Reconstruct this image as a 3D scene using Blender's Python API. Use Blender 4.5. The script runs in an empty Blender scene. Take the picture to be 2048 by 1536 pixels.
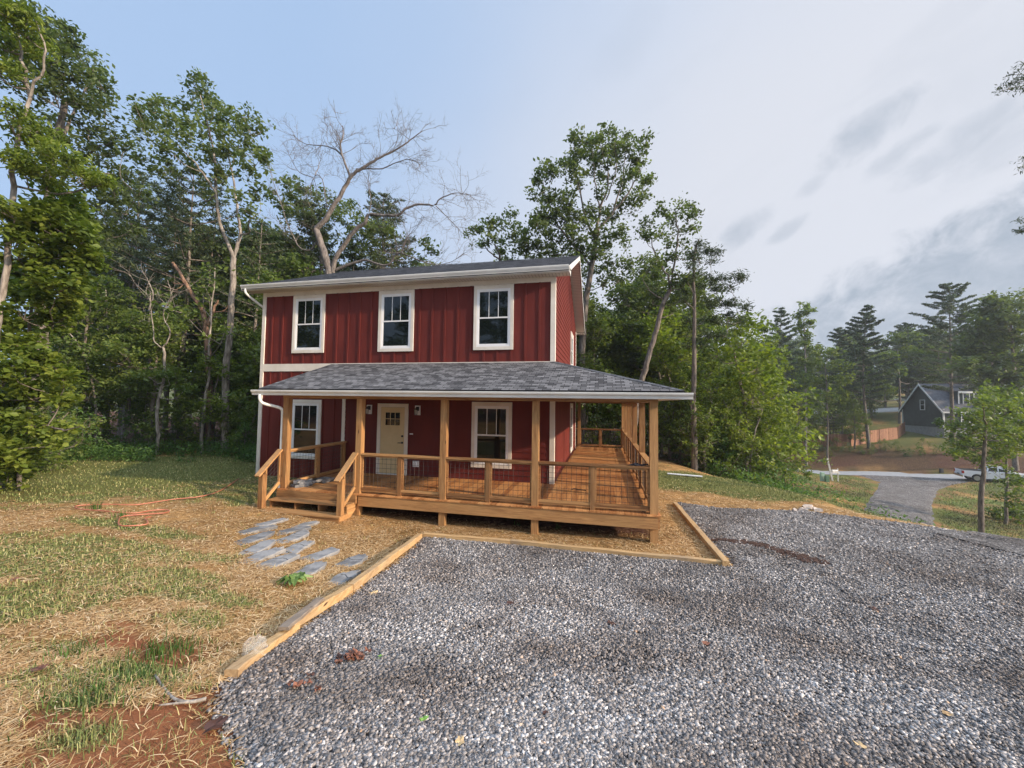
import bpy, math, random
import numpy as np
from mathutils import Vector
R_ = math.radians
S = bpy.context.scene
COL = S.collection
rng = np.random.default_rng(7)
random.seed(7)

# ------------------------------------------------------------------ camera, sky, sun
CAM = np.array([1.318, -11.0, 2.202]); YAW, PIT, ROLL, FPX = 12.832, 2.711, .777, 796.122
_y, _p, _r = R_(YAW), R_(PIT), R_(ROLL)
FW = np.array([-math.sin(_y)*math.cos(_p), math.cos(_y)*math.cos(_p), math.sin(_p)])
_rt = np.array([math.cos(_y), math.sin(_y), 0.]); _up = np.cross(_rt, FW)
RT = _rt*math.cos(_r)+_up*math.sin(_r); UP = -_rt*math.sin(_r)+_up*math.cos(_r)
def dirpx(px, py): return FW+RT*(px-1024)/FPX-UP*(py-768)/FPX
cd = bpy.data.cameras.new('camera'); cam = bpy.data.objects.new('camera', cd); COL.objects.link(cam)
from mathutils import Matrix
cam.matrix_world = Matrix(((RT[0], UP[0], -FW[0], CAM[0]), (RT[1], UP[1], -FW[1], CAM[1]), (RT[2], UP[2], -FW[2], CAM[2]), (0, 0, 0, 1)))
cd.sensor_width = 36; cd.lens = FPX/2048*36; cd.clip_end = 3000; cd.clip_start = .05
S.camera = cam
S.render.resolution_x = 1024; S.render.resolution_y = 768
S.view_settings.view_transform = 'Standard'; S.view_settings.look = 'None'; S.view_settings.gamma = 1
S.view_settings.exposure = 0.38
SUN = Vector((1, -.20, .37)).normalized()
sl = bpy.data.lights.new('sun', 'SUN'); sl.energy = 4.8; sl.angle = R_(1.5); sl.color = (1, .80, .60)
so = bpy.data.objects.new('sun', sl); COL.objects.link(so); so.rotation_euler = SUN.to_track_quat('Z', 'Y').to_euler(); so.location = (30, -6, 30)
W = bpy.data.worlds.new('World'); S.world = W; W.use_nodes = True
def N(nt, t, **k):
    n = nt.nodes.new(t)
    for a, b in k.items():
        if a == 'inp':
            for i, v in b.items(): n.inputs[i].default_value = v
        else: setattr(n, a, b)
    return n
def ramp(nt, stops, interp='LINEAR'):
    n = nt.nodes.new('ShaderNodeValToRGB'); cr = n.color_ramp; cr.interpolation = interp
    while len(cr.elements) < len(stops): cr.elements.new(.5)
    for e, (p, c) in zip(cr.elements, stops):
        e.position = p; e.color = (*c, 1) if len(c) == 3 else c
    return n
def build_world():
    nt = W.node_tree; nt.nodes.clear(); L = nt.links.new
    out = N(nt, 'ShaderNodeOutputWorld'); bg = N(nt, 'ShaderNodeBackground', inp={1: .113}); L(bg.outputs[0], out.inputs[0])
    sky = N(nt, 'ShaderNodeTexSky', sky_type='NISHITA', sun_disc=False, sun_elevation=math.asin(SUN.z), air_density=1.0, dust_density=2.0, ozone_density=1.6, altitude=600)
    sky.sun_rotation = math.atan2(SUN.x, SUN.y)
    tc = N(nt, 'ShaderNodeTexCoord'); sep = N(nt, 'ShaderNodeSeparateXYZ'); L(tc.outputs['Generated'], sep.inputs[0])
    # veil: strong towards +x (the hazy sun side) and towards the horizon
    dot = N(nt, 'ShaderNodeVectorMath', operation='DOT_PRODUCT', inp={1: (.86, .20, -.45)}); L(tc.outputs['Generated'], dot.inputs[0])
    n1 = N(nt, 'ShaderNodeTexNoise', inp={'Scale': 1.3, 'Detail': 3, 'Roughness': .5}); L(tc.outputs['Generated'], n1.inputs[0])
    a = N(nt, 'ShaderNodeMath', operation='MULTIPLY_ADD', inp={1: .5, 2: -.25}); L(n1.outputs[0], a.inputs[0])
    a2 = N(nt, 'ShaderNodeMath', operation='ADD'); L(dot.outputs['Value'], a2.inputs[0]); L(a.outputs[0], a2.inputs[1])
    veil = N(nt, 'ShaderNodeMapRange', interpolation_type='SMOOTHSTEP', inp={1: -.75, 2: .32, 3: .0, 4: 1.}); L(a2.outputs[0], veil.inputs[0])
    base = N(nt, 'ShaderNodeMix', data_type='RGBA'); L(veil.outputs[0], base.inputs[0])
    # blue side: hazy blue over the physical sky
    blue = N(nt, 'ShaderNodeMix', data_type='RGBA', inp={0: .85, 7: (3.15, 4.35, 6.3, 1)}); L(sky.outputs[0], blue.inputs[6])
    L(blue.outputs[2], base.inputs[6]); base.inputs[7].default_value = (5.0, 5.2, 5.75, 1)
    # grey streaky clouds: noise stretched along one tilted direction of the sky
    V0 = dirpx(1720, 420); V0 /= np.linalg.norm(V0); rg = np.cross(V0, (0, 0, 1)); rg /= np.linalg.norm(rg); uu = np.cross(rg, V0)
    s1 = rg*math.cos(R_(27))+uu*math.sin(R_(27)); s2 = -rg*math.sin(R_(27))+uu*math.cos(R_(27))
    def dotn(v):
        n = N(nt, 'ShaderNodeVectorMath', operation='DOT_PRODUCT', inp={1: tuple(v)}); L(tc.outputs['Generated'], n.inputs[0]); return n.outputs['Value']
    A_, B_, Cc = dotn(s1), dotn(s2), dotn(V0)
    def ma(op, a, b=None, c=None):
        n = N(nt, 'ShaderNodeMath', operation=op)
        for k, v in enumerate((a, b, c)):
            if v is None: continue
            if isinstance(v, (int, float)): n.inputs[k].default_value = v
            else: L(v, n.inputs[k])
        return n.outputs[0]
    def noise(sa, sb, sc, off, det=5, rough=.55):
        c = N(nt, 'ShaderNodeCombineXYZ'); L(ma('MULTIPLY_ADD', A_, sa, off), c.inputs[0]); L(ma('MULTIPLY', B_, sb), c.inputs[1]); L(ma('MULTIPLY', Cc, sc), c.inputs[2])
        n = N(nt, 'ShaderNodeTexNoise', inp={'Scale': 1., 'Detail': det, 'Roughness': rough, 'Distortion': .4}); L(c.outputs[0], n.inputs[0]); return n.outputs[0]
    n2 = noise(2.8, 6.0, 1.5, 4.2); n3 = noise(13., 17., 4, 9.1, 6, .62)
    def smooth(v, a, b, c=0., d=1.):
        n = N(nt, 'ShaderNodeMapRange', interpolation_type='SMOOTHSTEP', inp={1: a, 2: b, 3: c, 4: d}); L(v, n.inputs[0]); return n.outputs[0]
    tot = ma('MULTIPLY', smooth(n2, .52, .78), smooth(A_, -.55, .1, 0, .16))
    for px, py, ra, rb, w in ((1735, 262, .066, .030, .62), (1800, 305, .045, .016, .42), (1920, 290, .075, .028, .42), (1985, 300, .06, .03, .3), (1485, 462, .050, .026, .55), (1570, 462, .035, .014, .42), (1625, 372, .03, .012, .3), (1245, 95, .08, .03, .10)):
        v = dirpx(px, py); v /= np.linalg.norm(v); a0, b0 = float(v@s1), float(v@s2)
        da = ma('DIVIDE', ma('SUBTRACT', A_, a0), ra); db = ma('DIVIDE', ma('SUBTRACT', B_, b0), rb); d2 = ma('ADD', ma('MULTIPLY', da, da), ma('MULTIPLY', db, db))
        d3 = ma('ADD', d2, ma('MULTIPLY_ADD', n3, -4.6, 2.3)); tot = ma('MAXIMUM', tot, smooth(d3, 1.9, -.6, 0, w))
    # low bank of blue grey cloud over the far hills
    v = dirpx(1760, 560); v /= np.linalg.norm(v); e = ma('ADD', ma('SUBTRACT', B_, float(v@s2)), ma('ADD', ma('MULTIPLY_ADD', n2, .20, -.10), ma('MULTIPLY_ADD', n3, .22, -.11)))
    bank = ma('MULTIPLY', smooth(e, .05, -.05, 0, .80), smooth(A_, -.48, -.18)); bank = ma('MULTIPLY', bank, ma('MULTIPLY_ADD', n3, -1.5, 1.68))
    mx_ = ma('MINIMUM', ma('MAXIMUM', tot, bank), .95)
    class _o: outputs = [mx_]
    mx = _o
    fin = N(nt, 'ShaderNodeMix', data_type='RGBA', inp={7: (2.35, 2.85, 3.55, 1)}); L(mx.outputs[0], fin.inputs[0]); L(base.outputs[2], fin.inputs[6])
    sd = N(nt, 'ShaderNodeVectorMath', operation='DOT_PRODUCT', inp={1: tuple(SUN)}); L(tc.outputs['Generated'], sd.inputs[0])
    gl = N(nt, 'ShaderNodeMapRange', interpolation_type='SMOOTHSTEP', inp={1: .66, 2: 1., 3: 1., 4: 4.8}); L(sd.outputs['Value'], gl.inputs[0])
    bh = N(nt, 'ShaderNodeMapRange', interpolation_type='SMOOTHSTEP', inp={1: .80, 2: .98, 3: 1., 4: 3.6}); L(sep.outputs[2], bh.inputs[0])
    mm = N(nt, 'ShaderNodeMath', operation='MAXIMUM'); L(gl.outputs[0], mm.inputs[0]); L(bh.outputs[0], mm.inputs[1])  # extra sky glow round the sun and overhead, added to brighten the ground
    fs = N(nt, 'ShaderNodeVectorMath', operation='SCALE'); L(fin.outputs[2], fs.inputs[0]); L(mm.outputs[0], fs.inputs[3])
    L(fs.outputs[0], bg.inputs[0])
build_world()

# ------------------------------------------------------------------ helpers
def at(px, py, D): return CAM+dirpx(px, py)*D
def onY(px, py, y): v = dirpx(px, py); return CAM+v*(y-CAM[1])/v[1]
ORG = {}
def tag(o, label=None, cat=None, group=None, kind=None):
    for k, v in (('label', label), ('category', cat), ('group', group), ('kind', kind)):
        if v: o[k] = v
    return o
def empty(name, loc, label, cat, group=None):
    o = bpy.data.objects.new(name, None); COL.objects.link(o); o.location = loc; o.empty_display_size = .3
    ORG[o.name] = np.array(loc, float); return tag(o, label, cat, group)
def mesh_arrays(name, V, F, smooth=False, tint=None, tint_domain='FACE', uv=None):
    me = bpy.data.meshes.new(name); V = np.ascontiguousarray(V, np.float32); F = np.ascontiguousarray(F, np.int32); k = F.shape[1]
    me.vertices.add(len(V)); me.vertices.foreach_set('co', V.ravel())
    me.loops.add(F.size); me.loops.foreach_set('vertex_index', F.ravel())
    me.polygons.add(len(F)); me.polygons.foreach_set('loop_start', np.arange(0, F.size, k, dtype=np.int32))
    if smooth: me.polygons.foreach_set('use_smooth', np.ones(len(F), bool))
    me.update(calc_edges=True)
    if tint is not None:
        a = me.attributes.new('tint', 'FLOAT', tint_domain); a.data.foreach_set('value', np.ascontiguousarray(tint, np.float32))
    return me
def link(name, me, mat, parent=None, org=None):
    o = bpy.data.objects.new(name, me); COL.objects.link(o)
    if mat: me.materials.append(mat)
    if parent: o.parent = parent
    if org is not None: ORG[o.name] = org
    return o
class MB:
    def __init__(s): s.v = []; s.f = []; s.t = []; s.uv = []
    def poly(s, pts, tint=.5, uv=None):
        n = len(s.v); s.v += [tuple(p) for p in pts]; s.f.append(tuple(range(n, n+len(pts)))); s.t.append(tint); s.uv.append(uv)
    def box(s, x0, x1, y0, y1, z0, z1, tint=None):
        if x0 > x1: x0, x1 = x1, x0
        if y0 > y1: y0, y1 = y1, y0
        if z0 > z1: z0, z1 = z1, z0
        s.hexa([(x0, y0, z0), (x1, y0, z0), (x1, y1, z0), (x0, y1, z0), (x0, y0, z1), (x1, y0, z1), (x1, y1, z1), (x0, y1, z1)], tint)
        return s
    def hexa(s, p, tint=None):
        n = len(s.v); s.v += [tuple(q) for q in p]; t = random.random() if tint is None else tint
        for f in ((0, 3, 2, 1), (4, 5, 6, 7), (0, 1, 5, 4), (1, 2, 6, 5), (2, 3, 7, 6), (3, 0, 4, 7)):
            s.f.append(tuple(n+i for i in f)); s.t.append(t); s.uv.append(None)
    def beam(s, p0, p1, w, h, side=None, tint=None):
        # board from p0 to p1 (centre line), w along 'side', h along the third axis
        p0 = np.array(p0, float); p1 = np.array(p1, float); a = p1-p0; a /= np.linalg.norm(a)
        sd = np.array(side if side is not None else (np.cross(a, (0, 0, 1)) if abs(a[2]) < .95 else (1, 0, 0)), float)
        sd -= a*(sd@a); sd /= np.linalg.norm(sd); u = np.cross(sd, a)
        c = [(-1, -1), (1, -1), (1, 1), (-1, 1)]
        s.hexa([p0+sd*w/2*i+u*h/2*j for i, j in c]+[p1+sd*w/2*i+u*h/2*j for i, j in c], tint)
    def tube(s, pts, rad, n=8, tint=.5, cap=True):
        V, F = tube(pts, rad, n); k = len(s.v); s.v += [tuple(v) for v in V]
        for f in F: s.f.append(tuple(k+i for i in f)); s.t.append(tint); s.uv.append(None)
        if cap:
            s.f.append(tuple(k+i for i in range(n))[::-1]); s.f.append(tuple(k+len(V)-n+i for i in range(n))); s.t += [tint]*2; s.uv += [None]*2
    def build(s, name, mat, parent=None, smooth=False):
        org = ORG[parent.name] if parent else np.zeros(3)
        me = bpy.data.meshes.new(name); me.from_pydata([tuple(np.array(v)-org) for v in s.v], [], s.f)
        a = me.attributes.new('tint', 'FLOAT', 'FACE'); a.data.foreach_set('value', np.array(s.t, np.float32))
        if any(u is not None for u in s.uv):
            ul = me.uv_layers.new(name='uv'); d = ul.data; i = 0
            for f, u in zip(s.f, s.uv):
                for j in range(len(f)):
                    d[i].uv = u[j] if u else (0, 0); i += 1
        if smooth: me.polygons.foreach_set('use_smooth', [True]*len(s.f))
        me.update()
        return link(name, me, mat, parent, org)
    def thing(s, name, mat, label, cat, group=None, smooth=False):
        V = np.array(s.v, float); c = (V.min(0)+V.max(0))/2; c[2] = V[:, 2].min()
        s.v = [tuple(np.array(v)-c) for v in s.v]; o = s.build(name, mat, None, smooth); o.location = c
        return tag(o, label, cat, group)
def tube(pts, rad, n=8):
    P = np.array(pts, float); m = len(P); r = np.broadcast_to(np.array(rad, float), (m,))
    T = np.gradient(P, axis=0); T /= np.linalg.norm(T, axis=1)[:, None]+1e-9
    ref = np.array((0, 0, 1.)) if abs(T[0][2]) < .8 else np.array((1., 0, 0))
    a = np.cross(T, ref); a /= np.linalg.norm(a, axis=1)[:, None]+1e-9; b = np.cross(T, a)
    th = np.arange(n)*2*math.pi/n
    V = P[:, None, :]+r[:, None, None]*(a[:, None, :]*np.cos(th)[None, :, None]+b[:, None, :]*np.sin(th)[None, :, None])
    i = np.arange(m-1)[:, None]*n; j = np.arange(n)[None, :]; j2 = (j+1) % n
    F = np.stack([i+j, i+j2, i+n+j2, i+n+j], -1).reshape(-1, 4)
    return V.reshape(-1, 3), F
def smooth_path(pts, k=4):
    P = np.array(pts, float)
    if len(P) < 3: return np.array([P[0]+(P[-1]-P[0])*t for t in np.linspace(0, 1, k+1)])
    Q = np.vstack([2*P[0]-P[1], P, 2*P[-1]-P[-2]]); out = []
    for i in range(1, len(Q)-2):
        for t in np.linspace(0, 1, k, endpoint=False):
            a, b, c, d = Q[i-1:i+3]
            out.append(.5*((2*b)+(-a+c)*t+(2*a-5*b+4*c-d)*t*t+(-a+3*b-3*c+d)*t**3))
    out.append(P[-1]); return np.array(out)
def sstep(x, a=0., b=1.):
    t = np.clip((np.asarray(x, float)-a)/(b-a), 0, 1); return t*t*(3-2*t)
def vnoise(x, y, s=1., seed=0):
    x = np.asarray(x, float)/s; y = np.asarray(y, float)/s; xi = np.floor(x); yi = np.floor(y); fx = x-xi; fy = y-yi
    h = lambda a, b: np.modf(np.abs(np.sin(a*127.1+b*311.7+seed*74.7)*43758.5453))[0]
    fx = fx*fx*(3-2*fx); fy = fy*fy*(3-2*fy)
    return (h(xi, yi)*(1-fx)+h(xi+1, yi)*fx)*(1-fy)+(h(xi, yi+1)*(1-fx)+h(xi+1, yi+1)*fx)*fy

# ------------------------------------------------------------------ materials
def mat(name, fn=None, col=(.5, .5, .5), rough=.7, metal=0., spec=.5):
    m = bpy.data.materials.new(name); m.use_nodes = True; nt = m.node_tree; b = nt.nodes['Principled BSDF']
    b.inputs['Base Color'].default_value = (*col, 1); b.inputs['Roughness'].default_value = rough; b.inputs['Metallic'].default_value = metal
    b.inputs['Specular IOR Level'].default_value = spec
    if fn: fn(nt, b, nt.links.new)
    return m
def noise_col(c1, c2, scale=3., detail=5., bump=0., bscale=None, stretch=(1, 1, 1), rough=.8, tint=0., p=(.35, .65)):
    def fn(nt, b, L):
        tc = N(nt, 'ShaderNodeTexCoord'); mp = N(nt, 'ShaderNodeMapping', inp={'Scale': stretch}); L(tc.outputs['Object'], mp.inputs[0])
        n = N(nt, 'ShaderNodeTexNoise', inp={'Scale': scale, 'Detail': detail, 'Roughness': .6}); L(mp.outputs[0], n.inputs[0])
        r = ramp(nt, [(p[0], c1), (p[1], c2)]); src = n.outputs[0]
        if tint:
            at_ = N(nt, 'ShaderNodeAttribute', attribute_name='tint'); ma = N(nt, 'ShaderNodeMath', operation='MULTIPLY_ADD', inp={1: tint, 2: -tint/2}); L(at_.outputs['Fac'], ma.inputs[0])
            ad = N(nt, 'ShaderNodeMath', operation='ADD'); L(ma.outputs[0], ad.inputs[0]); L(src, ad.inputs[1]); src = ad.outputs[0]
        L(src, r.inputs[0]); L(r.outputs[0], b.inputs['Base Color']); b.inputs['Roughness'].default_value = rough
        if bump:
            n2 = N(nt, 'ShaderNodeTexNoise', inp={'Scale': bscale or scale*4, 'Detail': 4}); L(mp.outputs[0], n2.inputs[0])
            bp = N(nt, 'ShaderNodeBump', inp={'Strength': bump, 'Distance': .02}); L(n2.outputs[0], bp.inputs['Height']); L(bp.outputs[0], b.inputs['Normal'])
    return fn
def wood(name, axis, c1=(.19, .082, .026), c2=(.52, .285, .110), weather=0.):
    st = {'x': (1.2, 18, 18), 'y': (18, 1.2, 18), 'z': (18, 18, 1.2)}[axis]
    def fn(nt, b, L):
        tc = N(nt, 'ShaderNodeTexCoord'); mp = N(nt, 'ShaderNodeMapping', inp={'Scale': st}); L(tc.outputs['Object'], mp.inputs[0])
        at_ = N(nt, 'ShaderNodeAttribute', attribute_name='tint')
        off = N(nt, 'ShaderNodeVectorMath', operation='ADD'); sc = N(nt, 'ShaderNodeVectorMath', operation='SCALE', inp={3: 37.}); L(at_.outputs['Vector'], sc.inputs[0])
        L(mp.outputs[0], off.inputs[0]); L(sc.outputs[0], off.inputs[1])
        n = N(nt, 'ShaderNodeTexNoise', inp={'Scale': 1.4, 'Detail': 5, 'Roughness': .62, 'Distortion': 1.1}); L(off.outputs[0], n.inputs[0])
        ma = N(nt, 'ShaderNodeMath', operation='MULTIPLY_ADD', inp={1: .46, 2: -.23}); L(at_.outputs['Fac'], ma.inputs[0])
        ad = N(nt, 'ShaderNodeMath', operation='ADD'); L(ma.outputs[0], ad.inputs[0]); L(n.outputs[0], ad.inputs[1])
        r = ramp(nt, [(.28, c1), (.5, tuple((a+b_)/2 for a, b_ in zip(c1, c2))), (.75, c2)]); L(ad.outputs[0], r.inputs[0])
        k = N(nt, 'ShaderNodeTexVoronoi', inp={'Scale': 3.1}); 
        mk = N(nt, 'ShaderNodeMapping', inp={'Scale': tuple(.42 if s < 2 else 1.6 for s in st)}); L(tc.outputs['Object'], mk.inputs[0])
        o2 = N(nt, 'ShaderNodeVectorMath', operation='ADD'); L(mk.outputs[0], o2.inputs[0]); L(sc.outputs[0], o2.inputs[1]); L(o2.outputs[0], k.inputs[0])
        kr = N(nt, 'ShaderNodeMapRange', inp={1: .045, 2: .085, 3: 1., 4: 0.}); L(k.outputs['Distance'], kr.inputs[0])
        mx = N(nt, 'ShaderNodeMix', data_type='RGBA', inp={7: (.06, .022, .008, 1)}); L(kr.outputs[0], mx.inputs[0]); L(r.outputs[0], mx.inputs[6])
        col = mx.outputs[2]
        big = N(nt, 'ShaderNodeTexNoise', inp={'Scale': 1.3, 'Detail': 3}); L(tc.outputs['Object'], big.inputs[0])
        br = N(nt, 'ShaderNodeMapRange', inp={1: .45, 2: .72, 3: 0., 4: .35+weather}); L(big.outputs[0], br.inputs[0])
        m2 = N(nt, 'ShaderNodeMix', data_type='RGBA', inp={7: (.30, .20, .085, 1) if not weather else (.22, .18, .14, 1)}); L(br.outputs[0], m2.inputs[0]); L(col, m2.inputs[6])
        L(m2.outputs[2], b.inputs['Base Color']); b.inputs['Roughness'].default_value = .62
        bp = N(nt, 'ShaderNodeBump', inp={'Strength': .25, 'Distance': .004}); L(n.outputs[0], bp.inputs['Height']); L(bp.outputs[0], b.inputs['Normal'])
    return mat(name, fn)
M = {}
for a in 'xyz': M['wood'+a] = wood('treated_pine_'+a, a)
M['deck_x'] = wood('decking_x', 'x', (.30, .105, .026), (.64, .31, .11)); M['deck_y'] = wood('decking_y', 'y', (.30, .105, .026), (.64, .31, .11))
M['timber'] = wood('edging_timber', 'y', (.34, .19, .07), (.66, .45, .22), .15); M['timber_x'] = wood('edging_timber_x', 'x', (.34, .19, .07), (.66, .45, .22), .15)
M['timber_grey'] = wood('weathered_timber', 'y', (.12, .09, .07), (.34, .27, .2), .5)
def red(nt, b, L):
    tc = N(nt, 'ShaderNodeTexCoord'); mp = N(nt, 'ShaderNodeMapping', inp={'Scale': (3, 3, .7)}); L(tc.outputs['Object'], mp.inputs[0])
    n = N(nt, 'ShaderNodeTexNoise', inp={'Scale': 1.4, 'Detail': 5}); L(mp.outputs[0], n.inputs[0])
    r = ramp(nt, [(.35, (.112, .019, .0145)), (.7, (.154, .027, .0200))]); L(n.outputs[0], r.inputs[0]); L(r.outputs[0], b.inputs['Base Color'])
    b.inputs['Roughness'].default_value = .6; b.inputs['Specular IOR Level'].default_value = .22
    n2 = N(nt, 'ShaderNodeTexNoise', inp={'Scale': 9, 'Detail': 6}); mp2 = N(nt, 'ShaderNodeMapping', inp={'Scale': (6, 6, 1)}); L(tc.outputs['Object'], mp2.inputs[0]); L(mp2.outputs[0], n2.inputs[0])
    bp = N(nt, 'ShaderNodeBump', inp={'Strength': .15, 'Distance': .004}); L(n2.outputs[0], bp.inputs['Height']); L(bp.outputs[0], b.inputs['Normal'])
M['red'] = mat('red_fibre_cement', red)
M['cream'] = mat('cream_trim', noise_col((.66, .61, .52), (.76, .71, .62), 2, 3, rough=.6))
M['white'] = mat('white_vinyl', col=(.80, .80, .79), rough=.35)
M['gutter'] = mat('gutter_metal', noise_col((.66, .66, .62), (.76, .76, .72), 1.5, 3, rough=.35))
def soffit(nt, b, L):
    tc = N(nt, 'ShaderNodeTexCoord'); w = N(nt, 'ShaderNodeTexWave', inp={'Scale': 3.3, 'Distortion': 0}); w.bands_direction = 'DIAGONAL' if 0 else 'X'
    L(tc.outputs['Object'], w.inputs[0]); r = ramp(nt, [(0, (.30, .26, .22)), (.12, (.58, .52, .45)), (1, (.60, .54, .47))]); L(w.outputs[0], r.inputs[0]); L(r.outputs[0], b.inputs['Base Color'])
M['soffit'] = mat('vented_soffit', soffit)
M['door'] = mat('door_paint', noise_col((.60, .47, .25), (.66, .52, .29), 3, 3, rough=.5))
M['black'] = mat('black_metal', col=(.012, .012, .013), rough=.4)
M['glass'] = mat('window_glass', col=(.006, .009, .009), rough=.03, spec=.6)
M['lampglass'] = mat('lamp_glass', col=(.45, .45, .42), rough=.1)
M['concrete'] = mat('concrete', noise_col((.22, .21, .20), (.36, .35, .33), 4, 5, .3))
M['ceiling'] = wood('porch_ceiling', 'x', (.16, .09, .04), (.30, .19, .09))
def shingles(nt, b, L):
    uv = N(nt, 'ShaderNodeUVMap', uv_map='uv')
    br = N(nt, 'ShaderNodeTexBrick', offset=.37, inp={'Scale': 1., 'Mortar Size': .006, 'Mortar Smooth': .1, 'Bias': 0, 'Brick Width': .18, 'Row Height': .125, 'Color1': (.055, .054, .055, 1), 'Color2': (.205, .20, .198, 1), 'Mortar': (.01, .01, .012, 1)})
    L(uv.outputs[0], br.inputs[0])
    n = N(nt, 'ShaderNodeTexNoise', inp={'Scale': 3.2, 'Detail': 2}); mp = N(nt, 'ShaderNodeMapping', inp={'Scale': (1, 5, 1)}); L(uv.outputs[0], mp.inputs[0]); L(mp.outputs[0], n.inputs[0])
    g = N(nt, 'ShaderNodeTexNoise', inp={'Scale': 90, 'Detail': 2}); L(uv.outputs[0], g.inputs[0])
    hs = N(nt, 'ShaderNodeMix', data_type='RGBA', blend_type='MULTIPLY', inp={0: 1.}); r = ramp(nt, [(.3, (.72, .72, .73)), (.7, (1.2, 1.2, 1.2))]); L(n.outputs[0], r.inputs[0])
    L(br.outputs['Color'], hs.inputs[6]); L(r.outputs[0], hs.inputs[7])
    h2 = N(nt, 'ShaderNodeMix', data_type='RGBA', blend_type='MULTIPLY', inp={0: 1.}); r2 = ramp(nt, [(.3, (.7, .7, .7)), (.7, (1.3, 1.3, 1.3))]); L(g.outputs[0], r2.inputs[0]); L(hs.outputs[2], h2.inputs[6]); L(r2.outputs[0], h2.inputs[7])
    L(h2.outputs[2], b.inputs['Base Color']); b.inputs['Roughness'].default_value = .95; b.inputs['Specular IOR Level'].default_value = .08
    sp = N(nt, 'ShaderNodeSeparateXYZ'); L(uv.outputs[0], sp.inputs[0]); md = N(nt, 'ShaderNodeMath', operation='MODULO', inp={1: .125}); L(sp.outputs[1], md.inputs[0])
    ml = N(nt, 'ShaderNodeMath', operation='MULTIPLY', inp={1: -8.}); L(md.outputs[0], ml.inputs[0])
    ad = N(nt, 'ShaderNodeMath', operation='ADD'); L(ml.outputs[0], ad.inputs[0]); L(br.outputs['Color'], ad.inputs[1])
    bp = N(nt, 'ShaderNodeBump', inp={'Strength': .9, 'Distance': .012}); L(ad.outputs[0], bp.inputs['Height']); L(bp.outputs[0], b.inputs['Normal'])
M['shingle'] = mat('asphalt_shingles', shingles)
def leafmat(name, dark, mid, light, trans=.32, rough=.55):
    m = bpy.data.materials.new(name); m.use_nodes = True; nt = m.node_tree; L = nt.links.new; b = nt.nodes['Principled BSDF']; out = nt.nodes['Material Output']
    a = N(nt, 'ShaderNodeAttribute', attribute_name='tint'); oi = N(nt, 'ShaderNodeObjectInfo')
    ma = N(nt, 'ShaderNodeMath', operation='MULTIPLY_ADD', inp={1: .3, 2: -.15}); L(oi.outputs['Random'], ma.inputs[0]); ad = N(nt, 'ShaderNodeMath', operation='ADD'); L(a.outputs['Fac'], ad.inputs[0]); L(ma.outputs[0], ad.inputs[1])
    r = ramp(nt, [(.0, dark), (.5, mid), (1., light)]); L(ad.outputs[0], r.inputs[0]); L(r.outputs[0], b.inputs['Base Color']); b.inputs['Roughness'].default_value = rough
    b.inputs['Specular IOR Level'].default_value = .35
    t = N(nt, 'ShaderNodeBsdfTranslucent'); hs = N(nt, 'ShaderNodeMix', data_type='RGBA', blend_type='MULTIPLY', inp={0: 1., 7: (1.5, 1.6, .7, 1)}); L(r.outputs[0], hs.inputs[6]); L(hs.outputs[2], t.inputs[0])
    mx = N(nt, 'ShaderNodeMixShader', inp={0: trans}); L(b.outputs[0], mx.inputs[1]); L(t.outputs[0], mx.inputs[2]); L(mx.outputs[0], out.inputs[0])
    return m
M['oak'] = leafmat('oak_leaves', (.046, .066, .024), (.096, .130, .045), (.175, .215, .078), .40)
M['bright'] = leafmat('bright_leaves', (.055, .088, .014), (.135, .185, .028), (.26, .30, .055), .4)
M['maple'] = leafmat('maple_leaves', (.050, .082, .020), (.112, .160, .034), (.21, .25, .06), .38)
M['pine'] = leafmat('pine_needles', (.034, .052, .024), (.068, .095, .042), (.115, .145, .062), .15)
M['farpine'] = leafmat('distant_needles', (.042, .064, .036), (.080, .112, .060), (.13, .165, .082), .15)
M['weed'] = leafmat('weeds', (.03, .07, .015), (.07, .14, .03), (.13, .22, .05), .35)
def bark(c1, c2, st=(6, 6, 1.3)): return noise_col(c1, c2, 2.2, 6, .6, 6, st, .9)
M['bark_pale'] = mat('pale_bark', bark((.10, .08, .065), (.36, .32, .27)))
M['bark'] = mat('grey_bark', bark((.07, .055, .045), (.26, .22, .18)))
M['bark_brown'] = mat('brown_bark', bark((.10, .055, .035), (.33, .20, .13)))
M['bark_dead'] = mat('dead_wood', bark((.085, .072, .062), (.25, .215, .19)))

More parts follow.
